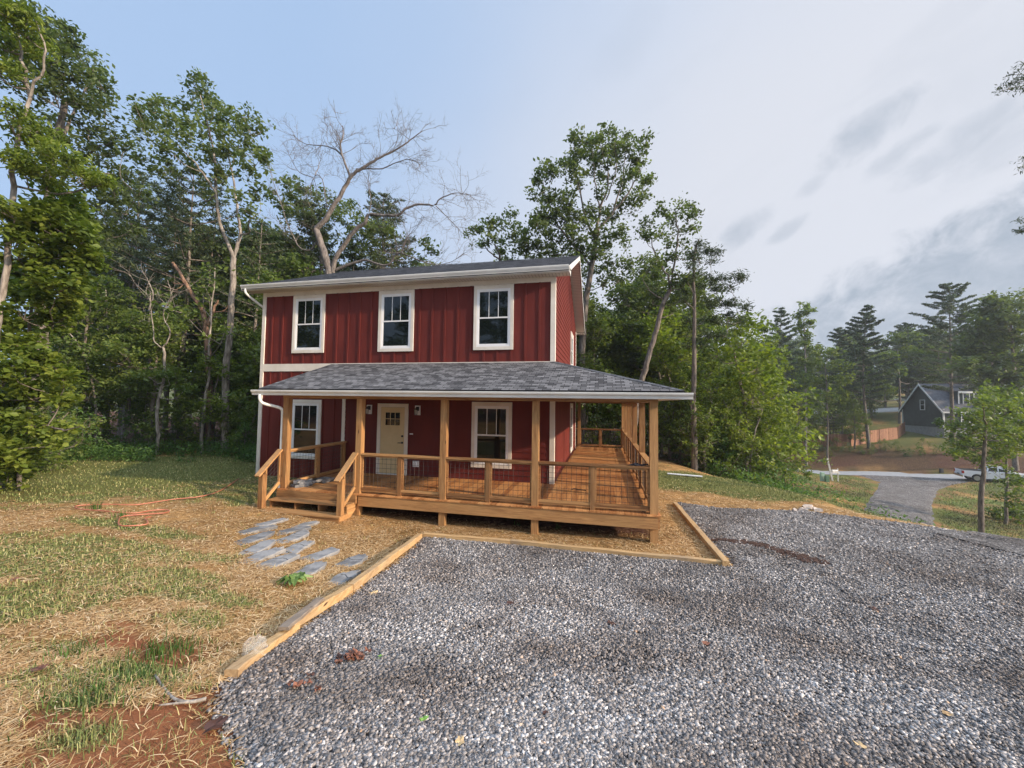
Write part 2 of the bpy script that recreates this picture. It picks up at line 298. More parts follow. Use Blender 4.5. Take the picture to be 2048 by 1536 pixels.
# ------------------------------------------------------------------ terrain
CREST = np.array([(3.0, 60), (3.2, 20), (3.9, 11), (5.2, 7.2), (6.7, 5.2), (7.6, 3.6), (7.8, 2.0), (9.3, .6), (12.5, -1.3), (18, -4.5), (30, -12), (70, -40)], float)
def uv2w(u, d): # (lateral, forward) on the ground -> world xy
    f = np.array((-math.sin(_y), math.cos(_y))); r = np.array((math.cos(_y), math.sin(_y))); return CAM[:2]+f*d+r*u
ROAD = np.array([uv2w(120, 12), uv2w(80, 35), uv2w(57, 49), uv2w(42.4, 57.6), uv2w(20, 66), uv2w(-10, 73), uv2w(-60, 78)])
ROADZ = np.array([-4.6, -5.3, -6.1, -7.1, -7.6, -7.9, -8.0])
def sdist(x, y, P):
    x = np.asarray(x, float); y = np.asarray(y, float); best = np.full(x.shape, 1e9); sg = np.zeros(x.shape); par = np.zeros(x.shape)
    for i in range(len(P)-1):
        a = P[i]; d = P[i+1]-a; L2 = d@d; t = np.clip(((x-a[0])*d[0]+(y-a[1])*d[1])/L2, 0, 1)
        ex = x-a[0]-d[0]*t; ey = y-a[1]-d[1]*t; r = np.hypot(ex, ey); c = d[0]*(y-a[1])-d[1]*(x-a[0])
        m = r < best-1e-9; best = np.where(m, r, best); sg = np.where(m, np.sign(c), sg); par = np.where(m, i+t, par)
    return best*sg, par
def hpad(x, y):
    x = np.asarray(x, float); y = np.asarray(y, float)
    z = -.58+1.12*sstep(-y, 3.2, 12.)
    z = z+.30*sstep(-x, 2., 9.)*sstep(-y, -14, -1)*sstep(y, -12, -3)
    z = z-.10*sstep(x, 2.4, 7)*sstep(y, -4, 0)
    z = z+.05*(vnoise(x, y, 3.1, 1)-.5)+.02*(vnoise(x, y, .7, 2)-.5)*sstep(np.abs(x-6), 1, 9)
    return z
def height(x, y):
    x = np.asarray(x, float); y = np.asarray(y, float)
    hp = hpad(x, y); s, _ = sdist(x, y, CREST)
    s = np.where(s > 0, s, 0)
    drop = np.interp(s, [0, .8, 2, 4.5, 9, 14, 25, 40, 60], [0, .10, .42, 1.25, 2.9, 3.9, 4.9, 6.2, 6.9])
    z1 = hp-drop
    q, par = sdist(x, y, ROAD)          # negative side = beyond? fixed below by sign test
    q = q*RSIGN
    zr = np.interp(par, np.arange(len(ROADZ)), ROADZ)
    near = sstep(q, 2.6, 16)            # q>0 : our side of the road
    bank = np.interp(-q, [0, 2.6, 4, 9.5, 11, 20, 60, 120, 300], [0, 0, .5, 2.3, 2.6, 3.2, 7.6, 13.5, 30])+.35*(vnoise(x, y, 4, 3)-.5)*sstep(-q, 3, 6)
    zn = zr*(1-near)+z1*near
    return np.where(q > 0, zn, zr+bank)
_q0, _ = sdist(np.array([0.]), np.array([0.]), ROAD); RSIGN = float(np.sign(_q0[0]))
def H(x, y): return float(height(np.array([x]), np.array([y]))[0])
def ghit(px, py, off=0.):
    v = dirpx(px, py); ts = np.concatenate([np.arange(.5, 30, .05), np.arange(30, 200, .5)])
    P = CAM[None]+ts[:, None]*v[None]; d = P[:, 2]-height(P[:, 0], P[:, 1])-off
    i = int(np.argmax(d < 0)); 
    if d[i] >= 0: return P[-1]
    a, b = ts[max(i-1, 0)], ts[i]
    for _ in range(20):
        m = (a+b)/2; p = CAM+m*v
        if p[2]-H(p[0], p[1])-off > 0: a = m
        else: b = m
    return CAM+b*v
def blobs(x, y, lst):
    o = np.zeros(x.shape)
    for cx, cy, rx, ry, w in lst:
        o = np.maximum(o, w*np.exp(-(((x-cx)/rx)**2+((y-cy)/ry)**2)))
    return o
def gblob(px, py, rx, ry, w=1.):
    p = ghit(px, py); return (p[0], p[1], rx, ry, w)
GREEN = [gblob(60, 1110, 2.0, 1.2, 1.), gblob(120, 940, 5, 2.6, 1.1), gblob(330, 935, 6, 3.0, 1.2), gblob(450, 925, 4, 3.5, 1.0), gblob(240, 1165, 1.0, .35, .7), gblob(300, 1060, 2.2, .35, .9), gblob(345, 1150, .9, .30, .9), gblob(270, 1350, .55, .16, 1.0), gblob(120, 1370, .6, .3, .7), gblob(500, 995, 1.6, .8, .55), gblob(400, 1240, .5, .3, .7), gblob(150, 1480, .4, .2, .5),
         gblob(1350, 958, 5, 2.2, 1.1), gblob(1450, 975, 3.5, 1.8, 1.1), gblob(1530, 985, 2, 1.2, .9), gblob(60, 1000, 3, 1.2, .75), gblob(200, 960, 6, 2.0, 1.1), gblob(420, 955, 4, 1.6, 1.0), gblob(380, 985, 3.5, 1.0, .75), gblob(250, 1090, 2.2, .4, .8), gblob(430, 1200, .7, .3, .6), gblob(150, 1150, 1.4, .5, .8), gblob(1400, 1045, .25, 1.6, 1.0), gblob(20, 1200, 1.2, .8, .8), gblob(750, 1045, .8, .3, .35), gblob(40,1290,.6,.3,.5)]
CLAY = [gblob(330, 1320, .5, .4, 1.), gblob(250, 1290, .45, .2, .8), gblob(120, 1440, .5, .3, .75), gblob(350, 1470, .5, .4, 1.), gblob(300, 1490, .7, .4, 1.), gblob(200, 1520, .8, .3, .8), gblob(400, 1420, .35, .4, .8), gblob(240, 1250, .5, .12, .55), gblob(380, 1290, .4, .15, .8), gblob(60, 1500, .6, .3, .5), gblob(430, 1520, .3, .3, .7)]
def masks(x, y):
    n = vnoise(x, y, .9, 5)*.6+vnoise(x, y, .33, 6)*.4; n2 = vnoise(x, y, 2.3, 9)
    s, _ = sdist(x, y, CREST); q, _ = sdist(x, y, ROAD); q *= RSIGN
    g = blobs(x, y, GREEN)
    woods = np.maximum(sstep(y-.30*np.abs(x), 6.8, 9.5)*sstep(-x, 2, 5), sstep(y, 9.5, 12))
    woods = np.maximum(np.maximum(woods, sstep(-x, 17.5, 20)), sstep(-y, 20, 23))
    g = np.where(s > .5, np.maximum(g, .35+.7*(n2-.25)), g)
    g = sstep(g+.75*(n-.5), .34, .64)
    c = sstep(blobs(x, y, CLAY)+.8*(n-.5), .40, .75)*(s < 1.5)
    bank = sstep(-q, 2.0, 3.2)*(1-sstep(-q, 9.0, 11.5))
    g = np.where(q < -9, sstep(n2+.35, .5, .75), g)*(1-bank*.85)
    side = sstep(s, 3.5, 1.8)
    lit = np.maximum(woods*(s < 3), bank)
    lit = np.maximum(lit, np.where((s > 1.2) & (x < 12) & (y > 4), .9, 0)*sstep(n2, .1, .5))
    deck_shade = sstep(x, -6.6, -6.2)*sstep(-x, -2.5, -2.2)*sstep(y, -2.45, -1.9)*(y < 10); lit = np.maximum(lit, deck_shade); g = g*(1-deck_shade); c = c*(1-deck_shade)  # under the deck: shade put into the ground colour with the litter tone
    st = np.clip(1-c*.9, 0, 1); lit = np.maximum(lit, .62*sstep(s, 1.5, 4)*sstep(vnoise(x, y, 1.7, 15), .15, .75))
    return g, st, c, lit
def ground():
    def axis(lo, a, b, hi, st):
        c = list(np.arange(a, b, st)); x = b; d = st
        while x < hi: c.append(x); d *= 1.06; x += min(d, 14)
        c.append(hi); l = []; x = a-st; d = st
        while x > lo: l.append(x); d *= 1.06; x -= min(d, 14)
        l.append(lo); return np.array(l[::-1]+c)
    X = axis(-420, -11, 13, 520, .10); Y = axis(-120, -11.6, 7, 560, .10)
    gx, gy = np.meshgrid(X, Y); x = gx.ravel(); y = gy.ravel(); z = height(x, y)
    near = sstep(-np.hypot(x-CAM[0], y-CAM[1]), -16, -8); z = z+near*.018*(vnoise(x, y, .22, 11)-.5)
    V = np.stack([x, y, z], 1); nx = len(X); i = np.arange(len(Y)-1)[:, None]*nx; j = np.arange(nx-1)[None]
    F = np.stack([i+j, i+j+1, i+nx+j+1, i+nx+j], -1).reshape(-1, 4)
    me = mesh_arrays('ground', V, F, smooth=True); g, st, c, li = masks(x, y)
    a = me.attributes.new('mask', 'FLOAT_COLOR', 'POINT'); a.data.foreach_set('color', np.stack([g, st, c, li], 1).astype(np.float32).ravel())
    def fn(nt, b, L):
        at_ = N(nt, 'ShaderNodeAttribute', attribute_name='mask'); sp = N(nt, 'ShaderNodeSeparateColor'); L(at_.outputs['Color'], sp.inputs[0])
        tc = N(nt, 'ShaderNodeTexCoord')
        def nz(s, d=6, st=(1, 1, 1), dist=0.):
            mp = N(nt, 'ShaderNodeMapping', inp={'Scale': st, 'Rotation': (0, 0, .5)}); L(tc.outputs['Object'], mp.inputs[0])
            n = N(nt, 'ShaderNodeTexNoise', inp={'Scale': s, 'Detail': d, 'Roughness': .65, 'Distortion': dist}); L(mp.outputs[0], n.inputs[0]); return n.outputs[0]
        nf = nz(26, 5, (1, 2.2, 1), .8); nm = nz(2.4); nb = nz(.6, 3)
        def rp(src, st):
            r = ramp(nt, st); L(src, r.inputs[0]); return r.outputs[0]
        def mix(f, a_, b_):
            m = N(nt, 'ShaderNodeMix', data_type='RGBA'); L(f, m.inputs[0]); L(a_, m.inputs[6]); L(b_, m.inputs[7]); return m.outputs[2]
        clay = rp(nm, [(.3, (.16, .055, .025)), (.6, (.30, .12, .055)), (.8, (.40, .20, .10))])
        straw = rp(nf, [(.30, (.13, .066, .026)), (.48, (.34, .185, .07)), (.64, (.56, .35, .155))])
        grass = rp(nf, [(.3, (.040, .060, .016)), (.5, (.085, .115, .030)), (.7, (.17, .19, .06))])
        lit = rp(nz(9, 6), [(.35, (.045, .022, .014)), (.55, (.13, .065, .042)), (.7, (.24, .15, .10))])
        straw0 = straw; far_ = nz(1.1, 7); dk = rp(far_, [(.35, (.55, .55, .5)), (.6, (1.1, 1.1, 1.05))]); ms = N(nt, 'ShaderNodeMix', data_type='RGBA', blend_type='MULTIPLY', inp={0: 1.}); L(straw0, ms.inputs[6]); L(dk, ms.inputs[7]); straw = ms.outputs[2]
        c = mix(sp.outputs[1], clay, straw); c = mix(sp.outputs[2], c, clay)
        fr = N(nt, 'ShaderNodeMath', operation='MULTIPLY', inp={1: .85}); L(sp.outputs[0], fr.inputs[0])
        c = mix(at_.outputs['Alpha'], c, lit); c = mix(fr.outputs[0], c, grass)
        L(c, b.inputs['Base Color']); b.inputs['Roughness'].default_value = .95; b.inputs['Specular IOR Level'].default_value = .1
        bp = N(nt, 'ShaderNodeBump', inp={'Strength': .7, 'Distance': .03}); L(nf, bp.inputs['Height']); L(bp.outputs[0], b.inputs['Normal'])
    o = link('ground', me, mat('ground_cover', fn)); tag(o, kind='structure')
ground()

# gravel ---------------------------------------------------------------
GP = [ghit(848, 1070)[:2], ghit(1100, 1096)[:2], ghit(1462, 1133)[:2], ghit(1352, 1004)[:2], ghit(1430, 1015)[:2], ghit(1530, 1019)[:2], ghit(1610, 1022)[:2], ghit(1680, 1030)[:2], (9.6, .9), (13.2, -1.2), (19, -4.2), (26, -10), (26, -20), (-1.0, -20), (-1.0, -11.5), (-.72, -10.2), ghit(500, 1536)[:2], ghit(440, 1455)[:2], ghit(432, 1400)[:2], ghit(462, 1345)[:2]]
GP = np.array([np.array(p) for p in GP])
def inpoly(x, y, P):
    c = np.zeros(x.shape, bool)
    for i in range(len(P)):
        a = P[i]; b = P[i-1]
        m = ((a[1] > y) != (b[1] > y)) & (x < (b[0]-a[0])*(y-a[1])/(b[1]-a[1]+1e-12)+a[0]); c ^= m
    return c
def stone_mat(name, dark=1.):
    def fn(nt, b, L):
        tc = N(nt, 'ShaderNodeTexCoord'); v = N(nt, 'ShaderNodeTexVoronoi', inp={'Scale': 58., 'Randomness': 1}); L(tc.outputs['Object'], v.inputs[0])
        sp = N(nt, 'ShaderNodeSeparateColor'); L(v.outputs['Color'], sp.inputs[0])
        r = ramp(nt, [(0, (.07*dark, .066*dark, .063*dark)), (.42, (.175*dark, .165*dark, .158*dark)), (.72, (.32*dark, .302*dark, .29*dark)), (.93, (.61*dark, .585*dark, .56*dark))]); L(sp.outputs[0], r.inputs[0])
        e = N(nt, 'ShaderNodeMapRange', inp={1: .25, 2: .62, 3: 1., 4: .25}); L(v.outputs['Distance'], e.inputs[0])
        mx = N(nt, 'ShaderNodeMix', data_type='RGBA', blend_type='MULTIPLY', inp={0: 1.}); L(r.outputs[0], mx.inputs[6]); L(e.outputs[0], mx.inputs[7])
        n = N(nt, 'ShaderNodeTexNoise', inp={'Scale': .9, 'Detail': 5}); L(tc.outputs['Object'], n.inputs[0]); r2 = ramp(nt, [(.32, (.62, .58, .55)), (.6, (1.15, 1.15, 1.15))]); L(n.outputs[0], r2.inputs[0])
        m2 = N(nt, 'ShaderNodeMix', data_type='RGBA', blend_type='MULTIPLY', inp={0: 1.}); L(mx.outputs[2], m2.inputs[6]); L(r2.outputs[0], m2.inputs[7])
        n3 = N(nt, 'ShaderNodeTexNoise', inp={'Scale': 17., 'Detail': 3, 'Roughness': .7}); L(tc.outputs['Object'], n3.inputs[0]); r3 = ramp(nt, [(.36, (.45, .45, .45)), (.5, (.95, .95, .95)), (.64, (1.75, 1.75, 1.75))]); L(n3.outputs[0], r3.inputs[0])
        m3 = N(nt, 'ShaderNodeMix', data_type='RGBA', blend_type='MULTIPLY', inp={0: 1.}); L(m2.outputs[2], m3.inputs[6]); L(r3.outputs[0], m3.inputs[7]); m2 = m3
        L(m2.outputs[2], b.inputs['Base Color']); b.inputs['Roughness'].default_value = .8
        bp = N(nt, 'ShaderNodeBump', invert=True, inp={'Strength': 1., 'Distance': .03}); L(v.outputs['Distance'], bp.inputs['Height']); L(bp.outputs[0], b.inputs['Normal'])
    return mat(name, fn)
M['gravel'] = stone_mat('gravel_bed', 1.2); M['drive'] = stone_mat('driveway_gravel', 1.1)
def coarse(m):
    nt = m.node_tree; L = nt.links.new; b = nt.nodes['Principled BSDF']; src = b.inputs['Base Color'].links[0].from_socket; tc = N(nt, 'ShaderNodeTexCoord')
    n = N(nt, 'ShaderNodeTexNoise', inp={'Scale': 4.5, 'Detail': 6, 'Roughness': .75}); L(tc.outputs['Object'], n.inputs[0]); r = ramp(nt, [(.36, (.45, .44, .43)), (.5, (.95, .94, .93)), (.66, (1.5, 1.48, 1.45))]); L(n.outputs[0], r.inputs[0])
    x = N(nt, 'ShaderNodeMix', data_type='RGBA', blend_type='MULTIPLY', inp={0: 1.}); L(src, x.inputs[6]); L(r.outputs[0], x.inputs[7]); L(x.outputs[2], b.inputs['Base Color'])
coarse(M['drive'])
def edge_dist(x, y, P): return np.abs(sdist(x, y, np.vstack([P, P[:1]]))[0])
def gravel():
    st = .08; X = np.arange(-2.6, 26, st); Y = np.arange(-20, 3.2, st); gx, gy = np.meshgrid(X, Y); x = gx.ravel(); y = gy.ravel()
    jx = x+.16*(vnoise(x, y, .3, 21)-.5); jy = y+.16*(vnoise(x, y, .3, 22)-.5)
    ins = inpoly(jx, jy, GP); e = edge_dist(jx, jy, GP)
    z = height(x, y)+np.where(ins, .028*sstep(e, 0, .2)+.004, -.02)+.02*(vnoise(x, y, .12, 24)-.5)*ins
    nx = len(X); i = np.arange(len(Y)-1)[:, None]*nx; j = np.arange(nx-1)[None]; F = np.stack([i+j, i+j+1, i+nx+j+1, i+nx+j], -1).reshape(-1, 4)
    F = F[ins[F].any(1)]; used, inv = np.unique(F, return_inverse=True); V = np.stack([x, y, z], 1)[used]
    tag(link('gravel_pad', mesh_arrays('gravel_pad', V, inv.reshape(F.shape), smooth=True), M['gravel']), kind='structure')
gravel()
def strip(name, C, w, off, m, n=60, zfun=None):
    C = smooth_path(C, 8); T = np.gradient(C, axis=0); T /= np.linalg.norm(T, axis=1)[:, None]; Nn = np.stack([-T[:, 1], T[:, 0]], 1); w = np.interp(np.linspace(0, 1, len(C)), np.linspace(0, 1, len(w)), w)
    k = 13; t = np.linspace(-.5, .5, k); P = C[:, None, :]+Nn[:, None, :]*(t[None, :, None]*w[:, None, None]); x = P[..., 0].ravel(); y = P[..., 1].ravel()
    edge = np.tile(np.abs(t) > .49, len(C)); x = x+np.where(edge, .35*(vnoise(x, y, .8, 31)-.5), 0); y = y+np.where(edge, .35*(vnoise(x, y, .8, 32)-.5), 0)
    z = height(x, y)+np.where(edge, -.04, off)
    i = np.arange(len(C)-1)[:, None]*k; j = np.arange(k-1)[None]; F = np.stack([i+j, i+j+1, i+k+j+1, i+k+j], -1).reshape(-1, 4)
    return tag(link(name, mesh_arrays(name, np.stack([x, y, z], 1), F, smooth=True), m), kind='structure')
strip('driveway', [(9.5, -1.5), (11.5, -.2), tuple(uv2w(17.3, 18)), tuple(uv2w(24.0, 25)), tuple(uv2w(31, 32)), tuple(uv2w(37.3, 38)), tuple(uv2w(43.5, 44)), tuple(uv2w(47.5, 48)), tuple(uv2w(50.5, 51))], [5, 4.2, 3.6, 3.5, 3.7, 4.1, 4.9, 7.5, 12], .05, M['drive'])
strip('road', [tuple(p) for p in ROAD], [4.6, 4.6], .06, mat('road_asphalt', noise_col((.30, .30, .30), (.40, .40, .39), 3, 6, .2)))
strip('distant_road', [tuple(uv2w(30, 122)), tuple(uv2w(56, 118)), tuple(uv2w(71, 106)), tuple(uv2w(90, 98)), tuple(uv2w(120, 96))], [5, 5], .3, mat('far_road', noise_col((.36, .36, .35), (.46, .46, .45), 2, 4)))

# loose stones near the viewer: real stones, nobody could count them
def in_view_polar(n, r0, r1, a0=-58, a1=58, p=1.):
    u = rng.random(n); r = (r0**-p+u*(r1**-p-r0**-p))**(-1/p) if p else r0*(r1/r0)**u
    a = R_(90+YAW)-np.radians(rng.uniform(a0, a1, n)); return CAM[0]+r*np.cos(a), CAM[1]+r*np.sin(a), r
RUT = [smooth_path([(11.5, -2.2), (8.2, -3.9), (5.2, -6.3), (3.4, -9.5), (2.9, -13)], 5), smooth_path([(14, -3.6), (9.0, -5.5), (6.6, -7.6), (5.1, -10.4), (4.6, -13)], 5)]
def rut(x, y): return np.maximum.reduce([np.exp(-(sdist(x, y, r_)[0]/.24)**2) for r_ in RUT])*(.5+.7*vnoise(x, y, .5, 93))
def loose_stones():
    n = 300000; x, y, r = in_view_polar(n, 1.35, 17, -50, 62, 0)
    ok = inpoly(x+.1*(rng.random(n)-.5), y+.1*(rng.random(n)-.5), GP); x, y, r = x[ok], y[ok], r[ok]; ok = rng.random(len(x)) > .55*rut(x, y)+.35*(vnoise(x, y, .8, 95) > .78); x, y, r = x[ok], y[ok], r[ok]; n = len(x)
    s = rng.uniform(.0050, .0098, n)*rng.choice([.8, 1, 1, 1.3], n)*(1+.055*r)
    base = np.array([(-1, -1, -1), (1, -1, -1), (1, 1, -1), (-1, 1, -1), (-1, -1, 1), (1, -1, 1), (1, 1, 1), (-1, 1, 1)], float)*np.array([1, .75, .6])
    V = base[None]*(.62+.55*rng.random((n, 8, 1)))+.28*(rng.random((n, 8, 3))-.5)
    a, b, c = [rng.random(n)*6.28 for _ in range(3)]; b = b*.16
    ca, sa, cb, sb, cc, sc = np.cos(a), np.sin(a), np.cos(b), np.sin(b), np.cos(c), np.sin(c)
    Rm = np.empty((n, 3, 3)); Rz = np.zeros((n, 3, 3)); Rz[:, 0, 0] = ca; Rz[:, 0, 1] = -sa; Rz[:, 1, 0] = sa; Rz[:, 1, 1] = ca; Rz[:, 2, 2] = 1
    Rx = np.zeros((n, 3, 3)); Rx[:, 0, 0] = 1; Rx[:, 1, 1] = cb; Rx[:, 1, 2] = -sb; Rx[:, 2, 1] = sb; Rx[:, 2, 2] = cb
    V = np.einsum('nij,nkj->nki', np.einsum('nij,njk->nik', Rz, Rx), V)*s[:, None, None]
    e = edge_dist(x, y, GP)
    z = height(x, y)+.028*sstep(e, 0, .2)+.004+s*rng.uniform(.0, .7, n)
    V += np.stack([x, y, z], 1)[:, None]
    f = np.array([(0, 3, 2, 1), (4, 5, 6, 7), (0, 1, 5, 4), (1, 2, 6, 5), (2, 3, 7, 6), (3, 0, 4, 7)]); F = (np.arange(n)[:, None, None]*8+f[None]).reshape(-1, 4)
    t = np.repeat(np.clip(rng.random(n)**1.2*(1-.38*rut(x, y))*np.where(vnoise(x, y, .6, 91) > .72, .75, 1), 0, 1), 6)
    def fn(nt, b_, L):
        at_ = N(nt, 'ShaderNodeAttribute', attribute_name='tint'); rr = ramp(nt, [(0, (.108, .099, .093)), (.3, (.180, .166, .156)), (.65, (.30, .279, .262)), (.9, (.46, .43, .405)), (.985, (.62, .59, .55)), (1, (.42, .27, .16))]); L(at_.outputs['Fac'], rr.inputs[0])
        tc = N(nt, 'ShaderNodeTexCoord'); n_ = N(nt, 'ShaderNodeTexNoise', inp={'Scale': .9, 'Detail': 5}); L(tc.outputs['Object'], n_.inputs[0]); r2 = ramp(nt, [(.30, (.62, .54, .48)), (.6, (1.15, 1.15, 1.15))]); L(n_.outputs[0], r2.inputs[0])
        m2 = N(nt, 'ShaderNodeMix', data_type='RGBA', blend_type='MULTIPLY', inp={0: 1.}); L(rr.outputs[0], m2.inputs[6]); L(r2.outputs[0], m2.inputs[7]); L(m2.outputs[2], b_.inputs['Base Color']); b_.inputs['Roughness'].default_value = .7
    o = link('loose_gravel', mesh_arrays('loose_gravel', V.reshape(-1, 3), F, tint=t), mat('crushed_stone', fn))
    tag(o, 'grey crushed stone gravel spread over the parking pad', 'gravel', kind='stuff')
loose_stones()

# straw and grass ------------------------------------------------------
def strands(name, x, y, z, length, width, lift, curl, tint, mt, label, cat, lean=None):
    n = len(x); a = rng.random(n)*6.28; d = np.stack([np.cos(a), np.sin(a)], 1); p = np.stack([-d[:, 1], d[:, 0]], 1)
    k = 4; t = np.linspace(0, 1, k)
    cx = x[:, None]+d[:, :1]*length[:, None]*t+p[:, :1]*(curl[:, None]*length[:, None])*t*t*(1)
    cy = y[:, None]+d[:, 1:]*length[:, None]*t+p[:, 1:]*(curl[:, None]*length[:, None])*t*t
    cz = z[:, None]+lift[:, None]*np.sin(t*math.pi*.5)*length[:, None] if lean is None else z[:, None]+.006+np.abs(lift[:, None])*length[:, None]*np.sin(t*math.pi)
    wv = width[:, None]*(1-.75*t) if lean is None else width[:, None]*(1-.3*t)
    if lean is None:   # upright blades: shorten the run on the ground
        run = np.clip(1-lift, .12, 1)[:, None]; cx = x[:, None]+(cx-x[:, None])*run; cy = y[:, None]+(cy-y[:, None])*run
    A = np.stack([cx+p[:, :1]*wv, cy+p[:, 1:]*wv, cz], -1); B = np.stack([cx-p[:, :1]*wv, cy-p[:, 1:]*wv, cz], -1)
    V = np.stack([A, B], 2).reshape(-1, 3); i = np.arange(n)[:, None]*2*k; j = np.arange(k-1)[None]*2
    F = np.stack([i+j, i+j+1, i+j+3, i+j+2], -1).reshape(-1, 4); tt = np.repeat(tint, k-1)
    o = link(name, mesh_arrays(name, V, F, tint=tt), mt); return tag(o, label, cat, kind='stuff')
def tintmat(name, stops, trans=.15):
    def fn(nt, b, L):
        at_ = N(nt, 'ShaderNodeAttribute', attribute_name='tint'); r = ramp(nt, stops); L(at_.outputs['Fac'], r.inputs[0]); L(r.outputs[0], b.inputs['Base Color']); b.inputs['Roughness'].default_value = .7; b.inputs['Specular IOR Level'].default_value = .25
    return mat(name, fn)
def house_free(x, y): return ~((x > -9.9) & (x < .1) & (y > -.1)) & ~((x > -6.6) & (x < 2.45) & (y > -1.9))
def ground_cover():
    n = 420000; x, y, r = in_view_polar(n, 1.5, 15, -56, 50, .55); g, st, c, li = masks(x, y); s, _ = sdist(x, y, CREST)
    ok = ~inpoly(x, y, GP) & house_free(x, y) & (rng.random(n) < np.clip(st*(1-.62*g)*(1-.6*c)*(.35+.65*sstep(vnoise(x, y, .45, 41), .25, .6)), 0, 1)*(1-li*.7)) & (s < 3)
    x, y, r = x[ok], y[ok], r[ok]; m = len(x)
    strands('straw', x, y, height(x, y)+.004+rng.random(m)*.012, rng.uniform(.03, .11, m)*(1+.04*r), (.0010+.00048*r), rng.uniform(0, .10, m), rng.uniform(-.22, .22, m), rng.random(m), tintmat('straw', [(0, (.20, .105, .040)), (.4, (.44, .26, .105)), (.8, (.62, .41, .195)), (1, (.78, .60, .36))]), 'golden wheat straw scattered over the bare clay yard', 'straw', lean=1)
    n = 560000; x, y, r = in_view_polar(n, 1.5, 24, -58, 50, .35); g, st, c, li = masks(x, y); s, _ = sdist(x, y, CREST)
    ok = ~inpoly(x, y, GP) & house_free(x, y) & (rng.random(n) < np.clip(g*.9+.035, 0, 1)) & (s < 5)
    x, y, r = x[ok], y[ok], r[ok]; m = len(x); tall = 1+1.6*sstep(y, 2, 8)*sstep(-x, 5, 11)
    strands('grass', x, y, height(x, y)-.003, rng.uniform(.03, .085, m)*tall, (.0011+.00055*r), rng.uniform(.25, .9, m), rng.uniform(-.5, .5, m), rng.random(m), tintmat('grass_blades', [(0, (.075, .095, .028)), (.45, (.145, .175, .05)), (.75, (.24, .255, .09)), (1, (.45, .38, .18))]), 'patchy green grass growing through the straw', 'grass')
ground_cover()
def far_grass():
    n = 120000; d = rng.uniform(20, 56, n); u = d*rng.uniform(.55, 1.35, n); P = np.array([uv2w(a, b) for a, b in zip(u, d)]); x, y = P[:, 0], P[:, 1]; s, _ = sdist(x, y, CREST); q, _ = sdist(x, y, ROAD); q *= RSIGN
    dr = np.array([uv2w(*p) for p in ((15, 16), (24, 25), (37.3, 38), (50.5, 51))]); e, _ = sdist(x, y, dr); ok = (s > 3) & (q > 2.7) & (np.abs(e) > 1.7+np.maximum(0, d-36)*.16+rng.random(n)*.5) & (rng.random(n) < .25+.75*sstep(vnoise(x, y, 2.3, 9), .2, .7)); x, y, d = x[ok], y[ok], d[ok]; m = len(x)
    strands('slope_grass', x, y, height(x, y)-.01, rng.uniform(.06, .16, m), .006+.0006*d, rng.uniform(.2, .8, m), rng.uniform(-.5, .5, m), np.clip(rng.random(m)*.6+.9*(vnoise(x, y, 3.1, 44)-.2), 0, 1), tintmat('slope_grass', [(0, (.09, .07, .04)), (.35, (.16, .15, .06)), (.7, (.20, .24, .07)), (1, (.24, .32, .07))]), 'thin mixed grass on the slope beside the driveway', 'grass')
far_grass()

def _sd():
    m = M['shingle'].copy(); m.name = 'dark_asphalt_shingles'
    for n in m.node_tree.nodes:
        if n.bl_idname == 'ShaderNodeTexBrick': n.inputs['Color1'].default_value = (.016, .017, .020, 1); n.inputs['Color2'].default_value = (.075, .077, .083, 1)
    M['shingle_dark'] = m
_sd()

